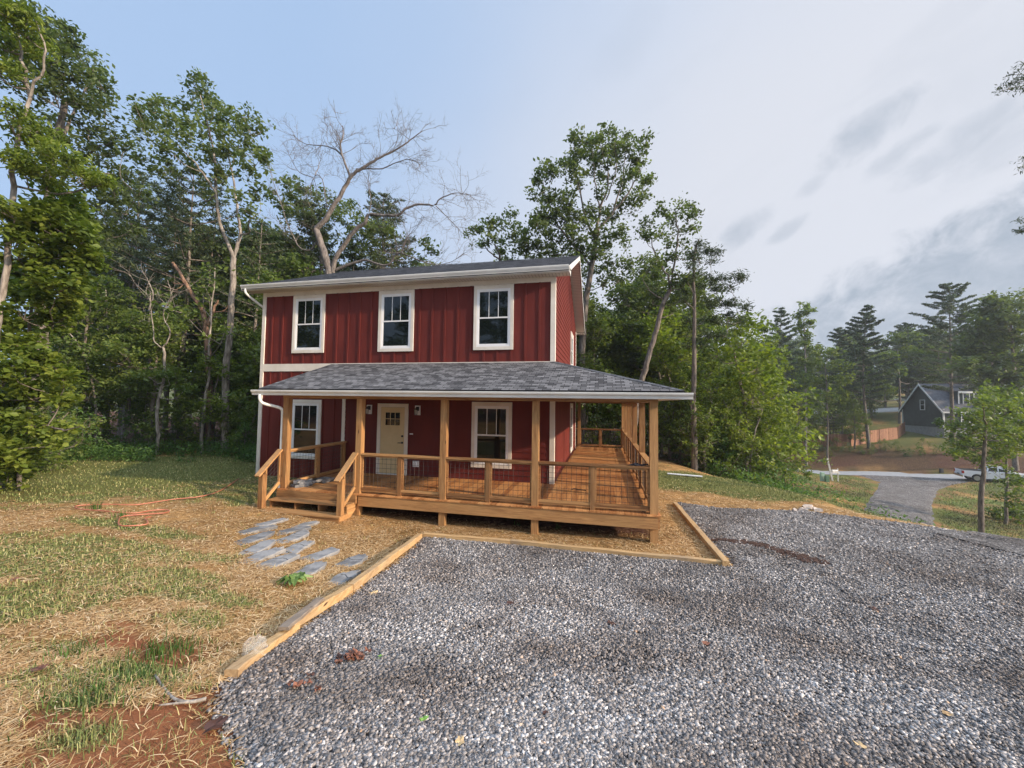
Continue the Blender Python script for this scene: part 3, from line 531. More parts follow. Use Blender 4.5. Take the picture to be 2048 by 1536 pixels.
# ------------------------------------------------------------------ the red house
XL, ZT, ZB1, ZB2, LY = -9.72, 5.754, 3.369, 3.128, 8.87
def house():
    r = empty('red_house', (-4.8, 4.4, -.58), 'two storey barn red farmhouse with grey shingle roof and a wooden wraparound porch', 'house')
    b = MB(); b.box(XL+.02, -.02, .02, LY-.02, -.30, ZT+.1, .5)
    sl = .42; zr = lambda y: 5.90+sl*(y+.45)
    # gable triangles inside the core
    for x0 in (XL+.02, -.06):
        b.poly([(x0, .02, ZT+.1), (x0, 4.43, zr(4.43)-.12), (x0, LY-.02, ZT+.1)]); b.poly([(x0+.04, .02, ZT+.1), (x0+.04, LY-.02, ZT+.1), (x0+.04, 4.43, zr(4.43)-.12)])
    b.build('wall', M['red'], r)
    MB().box(XL+.06, -.06, .06, LY-.06, -1.4, -.31).build('foundation', M['concrete'], r)
    # board and batten
    b = MB(); b.box(XL, 0-.0, -.004, .018, ZB1, ZT-.10, .5); b.box(XL, -6.60, -.004, .018, -.28, ZB2, .5)
    x = XL+.33
    while x < -.1:
        b.box(x, x+.062, -.026, -.005, ZB1, ZT-.10, .5)
        if x < -6.7: b.box(x, x+.062, -.026, -.005, -.28, ZB2, .5)
        x += .4065
    b.build('batten_siding', M['red'], r)
    # lap siding, front under the porch and the whole right wall
    b = MB(); ex = .165; z = 0.
    while z < ZB2-.02:
        z1 = min(z+ex, ZB2); b.hexa([(-6.50, -.022, z), (-.09, -.022, z), (-.09, .018, z), (-6.50, .018, z), (-6.50, -.006, z1), (-.09, -.006, z1), (-.09, .018, z1), (-6.50, .018, z1)], .5); z += ex
    z = 0.
    while z < 7.6:
        z1 = z+ex; y0, y1 = .09, LY-.09
        if z1 > ZT: y0 = max(y0, (z1-5.90)/sl-.45+.30); y1 = LY-y0
        if y1-y0 > .3: b.hexa([(.022, y0, z), (.022, y1, z), (-.018, y1, z), (-.018, y0, z), (.006, y0, z1), (.006, y1, z1), (-.018, y1, z1), (-.018, y0, z1)], .5)
        z += ex
    b.build('lap_siding', M['red'], r)
    # trim
    b = MB(); b.box(XL-.02, XL+.10, -.036, .10, -.28, ZT-.004); b.build('corner_trim', M['cream'], r)
    b = MB(); b.box(-.10, .034, -.036, .10, .0, ZT-.004); b.build('corner_trim', M['cream'], r)
    MB().box(-.05, .034, LY-.1, LY+.03, 0, ZT-.004).build('corner_trim', M['cream'], r)
    MB().box(-6.61, -6.50, -.034, .01, .0, ZB2-.002).build('divider_trim', M['cream'], r)
    MB().box(XL+.102, -.102, -.032, .01, ZT-.14, ZT-.003).build('frieze_board', M['cream'], r)
    MB().box(XL+.102, -.102, -.034, .01, ZB2, ZB1).build('belly_band', M['cream'], r)
    # windows
    def window(side, u0, u1, z0, z1, lite=3):
        def lb(m, a0, a1, n0, n1, c0, c1):
            if side == 'f': m.box(a0, a1, -n1, -n0, c0, c1)
            else: m.box(n0, n1, a0, a1, c0, c1)
        cs = .092; c = MB()
        lb(c, u0, u1, .02, .058, z1-cs-.02, z1); lb(c, u0, u1, .02, .058, z0, z0+cs)
        lb(c, u0, u0+cs, .02, .056, z0+cs, z1-cs-.02); lb(c, u1-cs, u1, .02, .056, z0+cs, z1-cs-.02)
        w = c.build('window', M['cream'], r)
        a0, a1, c0, c1 = u0+cs, u1-cs, z0+cs, z1-cs-.02; f = .045; m = MB()
        lb(m, a0, a1, .022, .050, c0, c0+f); lb(m, a0, a1, .022, .050, c1-f, c1); lb(m, a0, a0+f, .022, .050, c0+f, c1-f); lb(m, a1-f, a1, .022, .050, c0+f, c1-f)
        m.build('frame', M['white'], w)
        mid = (c0+c1)/2; s = .034
        for q, (h0, h1, n1) in enumerate(((mid-.02, c1-f, .044), (c0+f, mid+.02, .038))):
            m = MB(); e0, e1 = a0+f, a1-f
            lb(m, e0, e1, .022, n1, h0, h0+s+.006); lb(m, e0, e1, .022, n1, h1-s, h1); lb(m, e0, e0+s, .022, n1, h0+s+.006, h1-s); lb(m, e1-s, e1, .022, n1, h0+s+.006, h1-s)
            m.build('sash', M['white'], w)
            m = MB(); lb(m, e0+s, e1-s, .0265, .030, h0+s+.006, h1-s); m.build('pane', M['glass'], w)
            if q == 0:
                for k in (1, 2):
                    uu = e0+s+(e1-e0-2*s)*k/3; m = MB(); lb(m, uu-.009, uu+.009, .031, .035, h0+s+.006, h1-s); m.build('muntin', M['white'], w)
    for u0, u1, z0, z1 in ((-8.532, -7.342, 3.715, 5.60), (-5.431, -4.249, 3.715, 5.60), (-2.347, -1.162, 3.715, 5.60), (-8.50, -7.344, .34, 2.215), (-2.352, -1.169, .352, 2.215)): window('f', u0, u1, z0, z1)
    window('r', 5.5, 6.75, 3.72, 5.2); window('r', 5.45, 6.75, .18, 2.215)
    # door
    d = MB(); d.box(-5.37, -5.26, -.05, -.024, 0.005, 2.13); d.box(-4.462, -4.352, -.05, -.024, 0.005, 2.13); d.box(-5.26, -4.462, -.05, -.024, 2.02, 2.13)
    dr = d.build('door', M['cream'], r)
    d = MB(); d.box(-5.255, -4.467, -.036, -.023, .04, 1.48); d.box(-5.255, -4.467, -.036, -.023, 1.86, 2.015); d.box(-5.255, -5.10, -.036, -.023, 1.48, 1.86); d.box(-4.622, -4.467, -.036, -.023, 1.48, 1.86)
    d.box(-5.115, -4.607, -.046, -.0365, 1.455, 1.48); d.box(-5.115, -4.607, -.046, -.0365, 1.86, 1.885)
    d.build('door_leaf', M['door'], dr)
    MB().box(-5.26, -4.462, -.07, -.02, .006, .036).build('threshold', M['gutter'], dr)
    MB().box(-5.10, -4.622, -.028, -.023, 1.48, 1.86).build('pane', M['glass'], dr)
    d = MB()
    for k in (1, 2): d.box(-5.10+.478*k/3-.008, -5.10+.478*k/3+.008, -.036, -.0285, 1.48, 1.86)
    d.box(-5.10, -4.622, -.040, -.0365, 1.662, 1.678); d.build('muntin', M['door'], dr)
    d = MB(); d.tube([(-4.525, -.037, .965), (-4.525, -.052, .965)], .032, 12); d.tube([(-4.525, -.05, .965), (-4.525, -.09, .965)], .012, 8); d.tube([(-4.515, -.085, .965), (-4.65, -.085, .96)], .011, 8); d.build('handle', M['black'], dr)
    d = MB(); d.tube([(-4.525, -.037, 1.16), (-4.525, -.06, 1.16)], .032, 12); d.build('deadbolt', M['black'], dr)
    # wall lamps
    for lx in (-5.66, -4.05):
        lx = lx; d = MB(); d.box(lx-.085, lx+.085, -.045, -.02, 1.80, 2.08); bl = d.build('porch_light', M['white'], r)
        d = MB(); d.box(lx-.05, lx+.05, -.065, -.046, 1.93, 2.05); d.tube([(lx, -.06, 2.0), (lx, -.15, 2.02), (lx, -.16, 1.99)], .010, 6)
        d.tube([(lx, -.16, 2.0), (lx, -.16, 1.965)], [.02, .075], 10); d.tube([(lx, -.16, 1.82), (lx, -.16, 1.808)], .05, 10)
        for k in range(4): a = k*math.pi/2; d.tube([(lx+.048*math.cos(a), -.16+.048*math.sin(a), 1.82), (lx+.055*math.cos(a), -.16+.055*math.sin(a), 1.965)], .005, 5)
        d.build('lantern', M['black'], bl); d = MB(); d.tube([(lx, -.16, 1.825), (lx, -.16, 1.955)], [.036, .042], 10); d.build('lamp_glass', M['lampglass'], bl)
    MB().box(-4.29, -4.19, -.04, -.02, 1.22, 1.25).build('doorbell', M['white'], r)
    d = MB(); d.box(-4.17, -3.97, -.045, -.02, .27, .45); d.box(-4.14, -4.03, -.075, -.046, .30, .41); d.build('outlet_box', M['white'], r)
    # main roof ------------------------------------------------
    b = MB(); x0, x1 = -10.17, .43; t = .13
    ym = 4.43; ye0, ye1 = -.46, 9.32
    for (ya, yb) in ((ye0, ym), (ye1, ym)):
        za, zb = zr(ye0), zr(ym); n = 8
        pts = [(x0, ya, za), (x1, ya, za), (x1, yb, zb), (x0, yb, zb)]; Ls = math.hypot(ym-ye0, zb-za)
        if ya > yb: pts = [pts[1], pts[0], pts[3], pts[2]]
        b.poly(pts, .5, [(0, 0), (x1-x0, 0), (x1-x0, Ls), (0, Ls)])
        lo = [(p[0], p[1], p[2]-t) for p in pts]; b.poly(lo[::-1])
        b.poly([pts[0], lo[0], lo[1], pts[1]])
    for xx in (x0, x1):
        q = [(xx, ye0, zr(ye0)), (xx, ym, zr(ym)), (xx, ye1, zr(ye0)), (xx, ye1, zr(ye0)-t), (xx, ym, zr(ym)-t), (xx, ye0, zr(ye0)-t)]
        for a_, b_, c_, d_ in ((0, 1, 4, 5), (1, 2, 3, 4)): b.poly([q[a_], q[b_], q[c_], q[d_]])
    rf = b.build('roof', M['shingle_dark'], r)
    b = MB()
    for i in range(44): xx = x0+i*.241; b.hexa([(xx, ym-.13, zr(ym)-.040), (xx+.25, ym-.13, zr(ym)-.046), (xx+.25, ym, zr(ym)+.006), (xx, ym, zr(ym)+.012), (xx, ym-.13, zr(ym)-.028), (xx+.25, ym-.13, zr(ym)-.034), (xx+.25, ym, zr(ym)+.018), (xx, ym, zr(ym)+.024)], .5)
    b.build('ridge_cap', mat('ridge_shingles', noise_col((.03, .032, .038), (.10, .10, .11), 12)), rf)
    b = MB(); b.poly([(x0, -.36, ZT), (x0, .0, ZT), (x1, .0, ZT), (x1, -.36, ZT)]); b.poly([(x0, -.36, ZT+.01), (x1, -.36, ZT+.01), (x1, 0, ZT+.01), (x0, 0, ZT+.01)])
    b.build('soffit', M['soffit'], r)
    def rake(xa, xb, nm):
        b = MB(); zz = lambda y: zr(y)-.15
        for ya, yb in ((-.36, ym), (ym, ye1-.1)):
            f = lambda y: zz(y) if y <= ym else zz(2*ym-y)
            b.poly([(xa, ya, f(ya)), (xb, ya, f(ya)), (xb, yb, f(yb)), (xa, yb, f(yb))][::-1])
        return b.build(nm, M['rake_soffit'], r)
    def rs(nt, b, L):
        tc = N(nt, 'ShaderNodeTexCoord'); w = N(nt, 'ShaderNodeTexWave', inp={'Scale': 3.3}); w.bands_direction = 'Y'; L(tc.outputs['Object'], w.inputs[0])
        r_ = ramp(nt, [(0, (.30, .26, .22)), (.12, (.56, .50, .44)), (1, (.58, .52, .46))]); L(w.outputs[0], r_.inputs[0]); L(r_.outputs[0], b.inputs['Base Color'])
    M['rake_soffit'] = mat('rake_soffit', rs)
    rake(.0, x1-.02, 'rake_soffit'); rake(x0+.02, XL, 'rake_soffit')
    b = MB()
    for xx in (x1, x0-.02):
        for ya, yb in ((ye0+.02, ym), (ym, ye1)):
            f = lambda y: zr(y) if y <= ym else zr(2*ym-y)
            b.hexa([(xx, ya, f(ya)-.175), (xx+.02, ya, f(ya)-.175), (xx+.02, yb, f(yb)-.175), (xx, yb, f(yb)-.175), (xx, ya, f(ya)-.012), (xx+.02, ya, f(ya)-.012), (xx+.02, yb, f(yb)-.012), (xx, yb, f(yb)-.012)])
    b.poly([(x1+.02, -.375, ZT-.02), (x1+.02, .0, ZT-.02), (x1+.02, 0, ZT+.16), (x1+.02, -.375, ZT+.13)])
    b.box(x0, x1+.01, ye1-.005, ye1+.015, ZT-.05, 5.88)
    b.build('rake_fascia', M['gutter'], r)
    b = MB(); b.box(.002, x1, ye1-.45, ye1-.01, ZT-.08, ZT-.06); b.build('soffit', M['soffit'], r)
    def gutter(y0, z0, z1, xa, xb, nm):   # K-style profile, open along +y against the fascia
        p = [(0, z1), (0, z0), (-.075, z0), (-.085, z0+.05), (-.118, z1-.045), (-.125, z1-.02), (-.125, z1), (-.112, z1), (-.112, z1-.012), (-.012, z1-.012)]
        m = MB(); k = len(p)
        for i in range(k-1): m.poly([(xa, y0+p[i][0], p[i][1]), (xb, y0+p[i][0], p[i][1]), (xb, y0+p[i+1][0], p[i+1][1]), (xa, y0+p[i+1][0], p[i+1][1])])
        for xx in (xa, xb): m.poly([(xx, y0+q[0], q[1]) for q in p[:9]])
        return m.build(nm, M['gutter'], r)
    gutter(-.378, ZT, 5.911, -10.19, .428, 'gutter'); gutter(-2.72, 2.315, 2.44, -7.165, 3.011, 'gutter')
    MB().box(-10.17, .41, -.376, -.345, ZT-.01, 5.86).build('fascia', M['gutter'], r)
    def pipe(pts, nm, k=5):
        m = MB(); m.tube(smooth_path(pts, k), .038, 10); return m.build(nm, M['gutter'], r, True)
    pipe([(-10.03, -.44, 5.80), (-10.03, -.44, 5.68), (-9.98, -.30, 5.55), (-9.86, .10, 5.30), (-9.83, .22, 5.15), (-9.80, .25, 5.0), (-9.80, .25, 2.0), (-9.80, .25, -.05)], 'downspout')
    pipe([(-6.93, -2.79, 2.33), (-6.93, -2.79, 2.22), (-6.88, -2.74, 2.11), (-6.68, -2.56, 2.03), (-6.585, -2.47, 1.97), (-6.572, -2.44, 1.8), (-6.572, -2.44, 1.0), (-6.572, -2.44, -.45)], 'downspout')
    m = MB(); m.tube([(-9.80, .10, -.02), (-9.80, .10, -.26)], [.07, .06], 10); m.build('drain_adapter', M['black'], r)
    # porch roof -----------------------------------------------
    b = MB(); zw, ze, ey, exr = 3.36, 2.475, -2.74, 2.88; Ls = math.hypot(ey, zw-ze)
    yb = 10.6; t = .05
    fr = [(-7.05, ey, ze), (exr, ey, ze), (.0, -.0, zw), (-7.05, -.0, zw)]
    b.poly(fr, .5, [(0, 0), (exr+7.05, 0), (7.05, Ls), (0, Ls)])
    rt = [(exr, ey, ze), (exr, yb, ze), (.0, yb, zw), (.0, .0, zw)]
    b.poly(rt, .5, [(0, 0), (yb-ey, 0), (yb-ey, Ls), (-ey, Ls)])
    for q in (fr, rt): b.poly([(p[0], p[1], p[2]-t) for p in q][::-1])
    b.poly([fr[0], (fr[0][0], fr[0][1], ze-t), (fr[1][0], fr[1][1], ze-t), fr[1]]); b.poly([rt[0], (rt[0][0], rt[0][1], ze-t), (rt[1][0], rt[1][1], ze-t), rt[1]])
    b.poly([fr[3], (fr[3][0], fr[3][1], zw-t), (fr[0][0], fr[0][1], ze-t), fr[0]])
    pr = b.build('porch_roof', M['shingle'], r)
    b = MB(); n = 26
    for i in range(n):
        a0, a1 = i/n, (i+1.08)/n; P = lambda a: np.array((exr*(1-a), ey*(1-a), ze+(zw-ze)*a)); p0, p1 = P(a0), P(min(a1, 1)); s1 = np.array((-.115, 0, 0.0)); s2 = np.array((0, .115, 0.)); sl2 = (zw-ze)/-ey
        up = np.array((0, 0, .012)); dz = np.array((0, 0, .011*(1-1)))
        b.poly([p0+up+(0, 0, .008), p0+(0, .12, 0)+up, p1+(0, .12, 0)+up*.6, p1+up]); b.poly([p0+up+(0, 0, .008), p1+up, p1+(-.12, 0, 0)+up*.6, p0+(-.12, 0, 0)+up])
    b.build('hip_cap', mat('hip_shingles', noise_col((.05, .052, .058), (.15, .155, .16), 9)), pr)
    b = MB(); b.box(-7.0, 2.4, -2.715, -2.69, 2.31, 2.42); b.box(2.83, 2.855, -2.69, yb, 2.31, 2.42); b.build('porch_fascia', M['gutter'], r)
    b = MB(); b.box(-6.98, 2.85, -2.69, -2.49, 2.328, 2.34); b.box(2.42, 2.83, -2.49, yb, 2.328, 2.34); b.build('porch_soffit', M['cream'], r)
    b = MB()
    for i in range(18): b.box(-6.52, 2.2, -2.33+i*.135, -2.33+i*.135+.13, 2.47, 2.485) if 0 else None
    b.box(-6.45, 2.28, -2.31, -.04, 2.455, 2.47); b.box(.04, 2.28, -.04, yb-.2, 2.455, 2.47); b.build('porch_ceiling', M['ceiling'], r)
    b = MB(); b.box(-6.53, 2.42, -2.485, -2.32, 2.245, 2.45, .4); b.build('beam', M['woodx'], r)
    b = MB(); b.box(2.25, 2.41, -2.32, 9.95, 2.245, 2.45, .5); b.build('beam', M['woody'], r)
    b = MB(); b.box(-.9, 2.25, 9.80, 9.95, 2.245, 2.45, .4); b.build('beam', M['woodx'], r)
    b = MB(); b.box(-6.53, -6.40, -2.32, -.04, 2.25, 2.45, .5); b.build('beam', M['woody'], r)
    # posts
    PX = [-6.52, -4.44, -2.28, -.165, 2.254]; pw = .145
    for i, x in enumerate(PX):
        w = .158 if i == 4 else pw
        b = MB(); b.box(x, x+w, -2.485, -2.485+w, min(H(x, -2.47), -.4)-.15, 2.244, [.35, .6, .45, .55, .7][i]); b.build('porch_post', M['woodz'], r)
    YS = [-.02, 2.44, 4.9, 7.35, 9.8]
    for i, y in enumerate(YS): b = MB(); b.box(2.262, 2.408, y, y+pw, H(2.3, y)-.3, 2.244, .3+.1*i); b.build('porch_post', M['woodz'], r)
    for x in (.07, -.95): b = MB(); b.box(x, x+pw, 9.8, 9.8+pw, -1.2, 2.244, .5); b.build('porch_post', M['woodz'], r)
    # deck
    b = MB(); x = -6.56
    while x < 2.40: b.box(x, x+.1345, -2.545, .0-.026, -.028, 0, None); x += .141
    b.build('front_decking', M['deck_y'], r)
    b = MB(); y = -.018
    while y < 8.25: b.box(.03, 2.43, y, y+.1345, -.028, 0, None); y += .141
    b.build('side_decking', M['deck_x'], r)
    b = MB(); x = -1.2
    while x < 2.38: b.box(x, x+.1345, 8.92 if x < .0 else y, 10.0, -.028, 0, None); x += .141
    b.build('rear_decking', M['deck_y'], r)
    b = MB(); b.box(-4.30, 2.40, -2.525, -2.487, -.275, -.029, .6); b.build('rim_joist', M['woodx'], r)
    b = MB(); b.box(2.41, 2.445, -2.486, 9.98, -.275, -.029, .5); b.box(-6.56, -6.525, -2.486, -.03, -.275, -.029, .4)
    for x in np.arange(-6.1, 2.2, .4): b.box(x, x+.038, -2.48, -.1, -.26, -.03, None)
    b.build('joist', M['woody'], r)
    # railings
    def rail(nm, p0, p1, mids=(), z=.95, zb=.10, slope=(0, 0)):
        p0 = np.array(p0, float); p1 = np.array(p1, float); L_ = np.linalg.norm(p1-p0); a = (p1-p0)/L_; horiz = abs(a[0]) > abs(a[1]); wm = M['woodx'] if horiz else M['woody']
        n = np.array((-a[1], a[0])); e0, e1 = slope
        zf = lambda t: np.interp(t, [0, L_], [e0, e1])
        pt = lambda t, zz, o=0.: np.array((*(p0+a*t+n*o), zz+zf(t)))
        b = MB(); b.beam(pt(0, z-.019), pt(L_, z-.019), .14, .038, side=(*n, 0), tint=random.random()); top = b.build('railing', wm, r)
        ms = [0]+list(mids)+[L_]; 
        for t in mids:
            b = MB(); q = pt(t, 0); b.beam((q[0], q[1], -.03+zf(t)), (q[0], q[1], z-.039+zf(t)), .09, .09, side=(*n, 0)); b.build('baluster_post', M['woodz'], top)
        for i in range(len(ms)-1):
            t0 = ms[i]+(.045 if i else .0); t1 = ms[i+1]-(.045 if i < len(ms)-2 else .0); f = .036
            b = MB(); b.beam(pt(t0, z-.06), pt(t1, z-.06), .05, f, side=(*n, 0)); b.beam(pt(t0, zb+.018), pt(t1, zb+.018), .07, .05, side=(*n, 0)); b.beam(pt(t0, zb-.03), pt(t1, zb-.03), .038, .036, side=(*n, 0))
            for tt in (t0+f/2, t1-f/2): b.beam(pt(tt, zb+.04), pt(tt, z-.078), .05, f, side=(*n, 0))
            b.build('frame', wm, top)
            b = MB(); k = max(2, int((t1-t0-2*f)/.102))
            for j in range(1, k+1): tt = t0+f+(t1-t0-2*f)*(j-.5)/k; b.tube([pt(tt, zb+.04), pt(tt, z-.075)], .0036, 4, cap=False)
            kz = int((z-.075-zb-.04)/.102)
            for j in range(1, kz+1): zz = zb+.04+(z-.115-zb)*(j-.5)/kz; b.tube([pt(t0+f, zz, .004), pt(t1-f, zz, .004)], .0036, 4, cap=False)
            b.build('wire_mesh', M['wire'], top)
    M['wire'] = mat('wire_mesh', noise_col((.012, .011, .01), (.05, .035, .025), 8, rough=.5))
    yc = -2.415
    for i in (1, 2, 3):
        a0 = PX[i]+pw; a1 = PX[i+1]; rail('front', (a0+.002, yc), (a1-.002, yc), [(a1-a0)/2-.0])
    rail('left', (-6.45, -2.338), (-6.45, -.045), [1.08, 2.2])
    yy = [-2.32]+YS
    for i in range(5):
        a0 = -2.32 if i == 0 else YS[i-1]+pw; a1 = YS[i]; rail('side', (2.33, a0+.002), (2.33, a1-.002), [(a1-a0)/2])
    rail('rear', (.218, 9.87), (2.26, 9.87), [1.0]); rail('rear', (-.80, 9.87), (.068, 9.87), [])
    # steps
    st = bpy.data.objects.new('porch_steps', None); COL.objects.link(st); st.parent = r; ORG[st.name] = ORG[r.name]
    sx = [-6.49, -5.80, -5.15, -4.42]
    for x in sx:
        q = [(-2.53, -.03), (-2.53, -.216), (-2.60, -.216), (-2.60, -.216), (-2.83, -.216), (-2.83, -.406), (-3.075, -.406), (-3.075, -.62), (-2.9, -.62), (-2.49, -.34), (-2.49, -.03)]
        b = MB(); w = .04; prof = [(-2.49, -.03), (-2.57, -.03), (-2.57, -.218), (-2.82, -.218), (-2.82, -.408), (-3.075, -.408), (-3.075, -.64), (-2.86, -.64), (-2.49, -.36)]
        A = [(x, y, z) for y, z in prof]; B = [(x+w, y, z) for y, z in prof]; t = random.random(); b.poly(A, t); b.poly(B[::-1], t)
        for i in range(len(prof)): j = (i+1) % len(prof); b.poly([A[i], B[i], B[j], A[j]], t)
        b.build('stringer', M['woody'], st)
    MB().box(-6.53, -4.33, -2.578, -2.527, -.214, -.029, .35).build('riser', M['woodx'], st)
    MB().box(-6.50, -4.36, -2.87, -2.58, -.217, -.186, .5).build('tread', M['woodx'], st)
    MB().box(-6.68, -4.34, -3.14, -2.83, -.407, -.375, .6).build('tread', M['woodx'], st)
    MB().box(-6.66, -4.37, -3.115, -3.077, -.60, -.408, .3).build('riser', M['woodx'], st)
    for nx in (-6.615, -4.495):
        b = MB(); b.beam((nx+.07, -2.995, -.374), (nx+.07, -2.995, .43), .12, .12, side=(1, 0, 0)); nw = b.build('newel_post', M['woodz'], st)
        xx = nx+.07; m = MB(); m.beam((xx, -3.16, .405), (xx, -2.49, .955), .14, .038, side=(1, 0, 0)); hr = m.build('stair_rail', M['woody'], r)
        m = MB(); m.beam((xx, -2.94, -.21), (xx, -2.50, .15), .05, .075, side=(1, 0, 0)); m.beam((xx, -2.915, -.36), (xx, -2.915, .56), .05, .04, side=(1, 0, 0)); m.beam((xx, -2.515, .18), (xx, -2.515, .90), .05, .04, side=(1, 0, 0)); m.build('frame', M['woodz'], hr)
        m = MB()
        for j in range(4): yy_ = -2.86+j*.10; dz = (yy_+2.49)*.82; m.tube([(xx, yy_, .15+dz), (xx, yy_, .92+dz)], .0036, 4, cap=False)
        for j in range(7): zz = .22+j*.10; m.tube([(xx+.004, -2.90, zz-.336), (xx+.004, -2.52, zz-.025)], .0036, 4, cap=False)
        m.build('wire_mesh', M['wire'], hr)
    return r
house()

# ------------------------------------------------------------------ trees
def leaves(C, size, rs, fine=False, up=.5, aspect=.5, droop=0.):
    """one leaf per centre: folded pointed leaf (fine) or a rhomb; returns V, F"""
    n = len(C); nr = rs.normal(size=(n, 3)); nr[:, 2] = np.abs(nr[:, 2])+up; nr /= np.linalg.norm(nr, axis=1)[:, None]
    a = rs.normal(size=(n, 3)); a -= nr*(a*nr).sum(1)[:, None]; a /= np.linalg.norm(a, axis=1)[:, None]
    if droop: a[:, 2] -= droop; a /= np.linalg.norm(a, axis=1)[:, None]
    b = np.cross(nr, a); s = size*(.65+.7*rs.random(n)); L = a*s[:, None]; Wd = b*(s*aspect)[:, None]
    if fine:
        up_ = nr*(s*.12)[:, None]
        V = np.stack([C-L*.5, C-L*.12+Wd*.5+up_, C+L*.25+Wd*.36+up_, C+L*.55, C+L*.25-Wd*.36+up_, C-L*.12-Wd*.5+up_], 1).reshape(-1, 3)
        i = np.arange(n)[:, None]*6; F = np.concatenate([i+np.array([[0, 3, 2, 1]]), i+np.array([[0, 5, 4, 3]])], 0)
        k = np.concatenate([np.arange(n), np.arange(n)])
        return V, F, k
    V = np.stack([C-L*.5, C+Wd*.5, C+L*.5, C-Wd*.5], 1).reshape(-1, 3)
    return V, np.arange(4*n).reshape(n, 4), np.arange(n)
class Tree:
    def __init__(s, seed, base): s.rs = np.random.default_rng(seed); s.T = []; s.nodes = []; s.nr = []; s.C = []; s.K = []; s.base = np.array(base, float)
    def limb(s, pts, r0, r1, wig=.0, k=4, n=7, keep=True):
        P = smooth_path(pts, k)
        if wig: 
            w = s.rs.normal(size=P.shape)*wig; w[0] = 0; w[-1] *= .3; P = P+w
        R = np.linspace(r0, r1, len(P)); s.T.append((P, R, n))
        if keep: s.nodes += list(P); s.nr += list(R)
        return P
    def nearest(s, q, dropw=1.2):
        Nn = np.array(s.nodes); d = Nn-q; cost = np.linalg.norm(d, axis=1)+dropw*np.maximum(d[:, 2]+.15, 0)*1.5; i = int(np.argmin(cost)); return Nn[i], s.nr[i]
    def puff(s, c, r, n, flat=.7):
        p = s.rs.normal(size=(n, 3))*r*.5; p[:, 2] *= flat; s.C.append(c+p); s.K.append(np.full(n, s.rs.random()*.55)+s.rs.random(n)*.45+ .12*np.clip(p[:, 2]/r, -1, 1))
    def blob(s, c, r, dens=1., puff=.42, per=34, flat=.8, twig=True, hub=True):
        c = np.array(c, float); n = max(3, int(dens*7*(r/puff*.42)**2*(.42/puff)**0.)); n = max(3, int(dens*6.5*(r/puff)**2*.45))
        if hub:
            q = c-np.array((0, 0, .45*r)); a, ra = s.nearest(q); L = np.linalg.norm(q-a)
            if L > .25:
                m = (a+q)/2+np.array((0, 0, -.06*L))+s.rs.normal(size=3)*.06*L; rr = min(ra*.6, .012+.012*L+.012*r); s.limb([a, m, q], max(rr, .012), max(rr*.55, .008), .012*L, 3, 5)
        else: q = c
        for i in range(n):
            v = s.rs.normal(size=3); v /= np.linalg.norm(v); v *= r*s.rs.uniform(.45, 1.)**.6; v[2] *= flat
            p = c+v; s.puff(p, puff*s.rs.uniform(.7, 1.25), int(per*s.rs.uniform(.6, 1.3)))
            if twig and i % 2 == 0: s.limb([q, (q+p)/2+s.rs.normal(size=3)*.08*r, p], .014, .005, 0, 2, 3, keep=False)
    def build(s, name, label, cat, barkm, leafm, leaf=.16, fine=False, up=.5, aspect=.55, group=None, droop=0.):
        root = empty(name, s.base, label, cat, group); V = []; F = []; o = 0
        for P, R, n in s.T:
            v, f = tube(P, R, n); V.append(v); F.append(f+o); o += len(v)
        if V: link('trunk', mesh_arrays('trunk', np.vstack(V)-s.base, np.vstack(F), smooth=True), barkm, root)
        if s.C:
            C = np.vstack(s.C); K = np.concatenate(s.K); v, f, k = leaves(C, leaf, s.rs, fine, up, aspect, droop)
            link('crown', mesh_arrays('crown', v-s.base, f, tint=np.clip(K[k], 0, 1)), leafm, root)
        return root
def dup(root, loc, rz, sc, label, group=None, szx=None):
    c = root.copy(); COL.objects.link(c); c.location = loc; c.rotation_euler = (0, 0, rz); c.scale = (sc*(szx or 1),)*2+(sc,); c['label'] = label
    if group: c['group'] = group
    for ch in list(root.children):
        d = ch.copy(); COL.objects.link(d); d.parent = c
    return c
def pxb(lst, D, jit, rs): # photo-measured crown masses given real positions at depth D and real radii
    return [(at(x, y, D+rs.uniform(-jit, jit)), r*D/FPX) for x, y, r in lst]
def gat(px, py, D): # trunk foot: straight below the sighted point, on the ground
    p = at(px, py, D); return np.array((p[0], p[1], H(p[0], p[1])-.1))

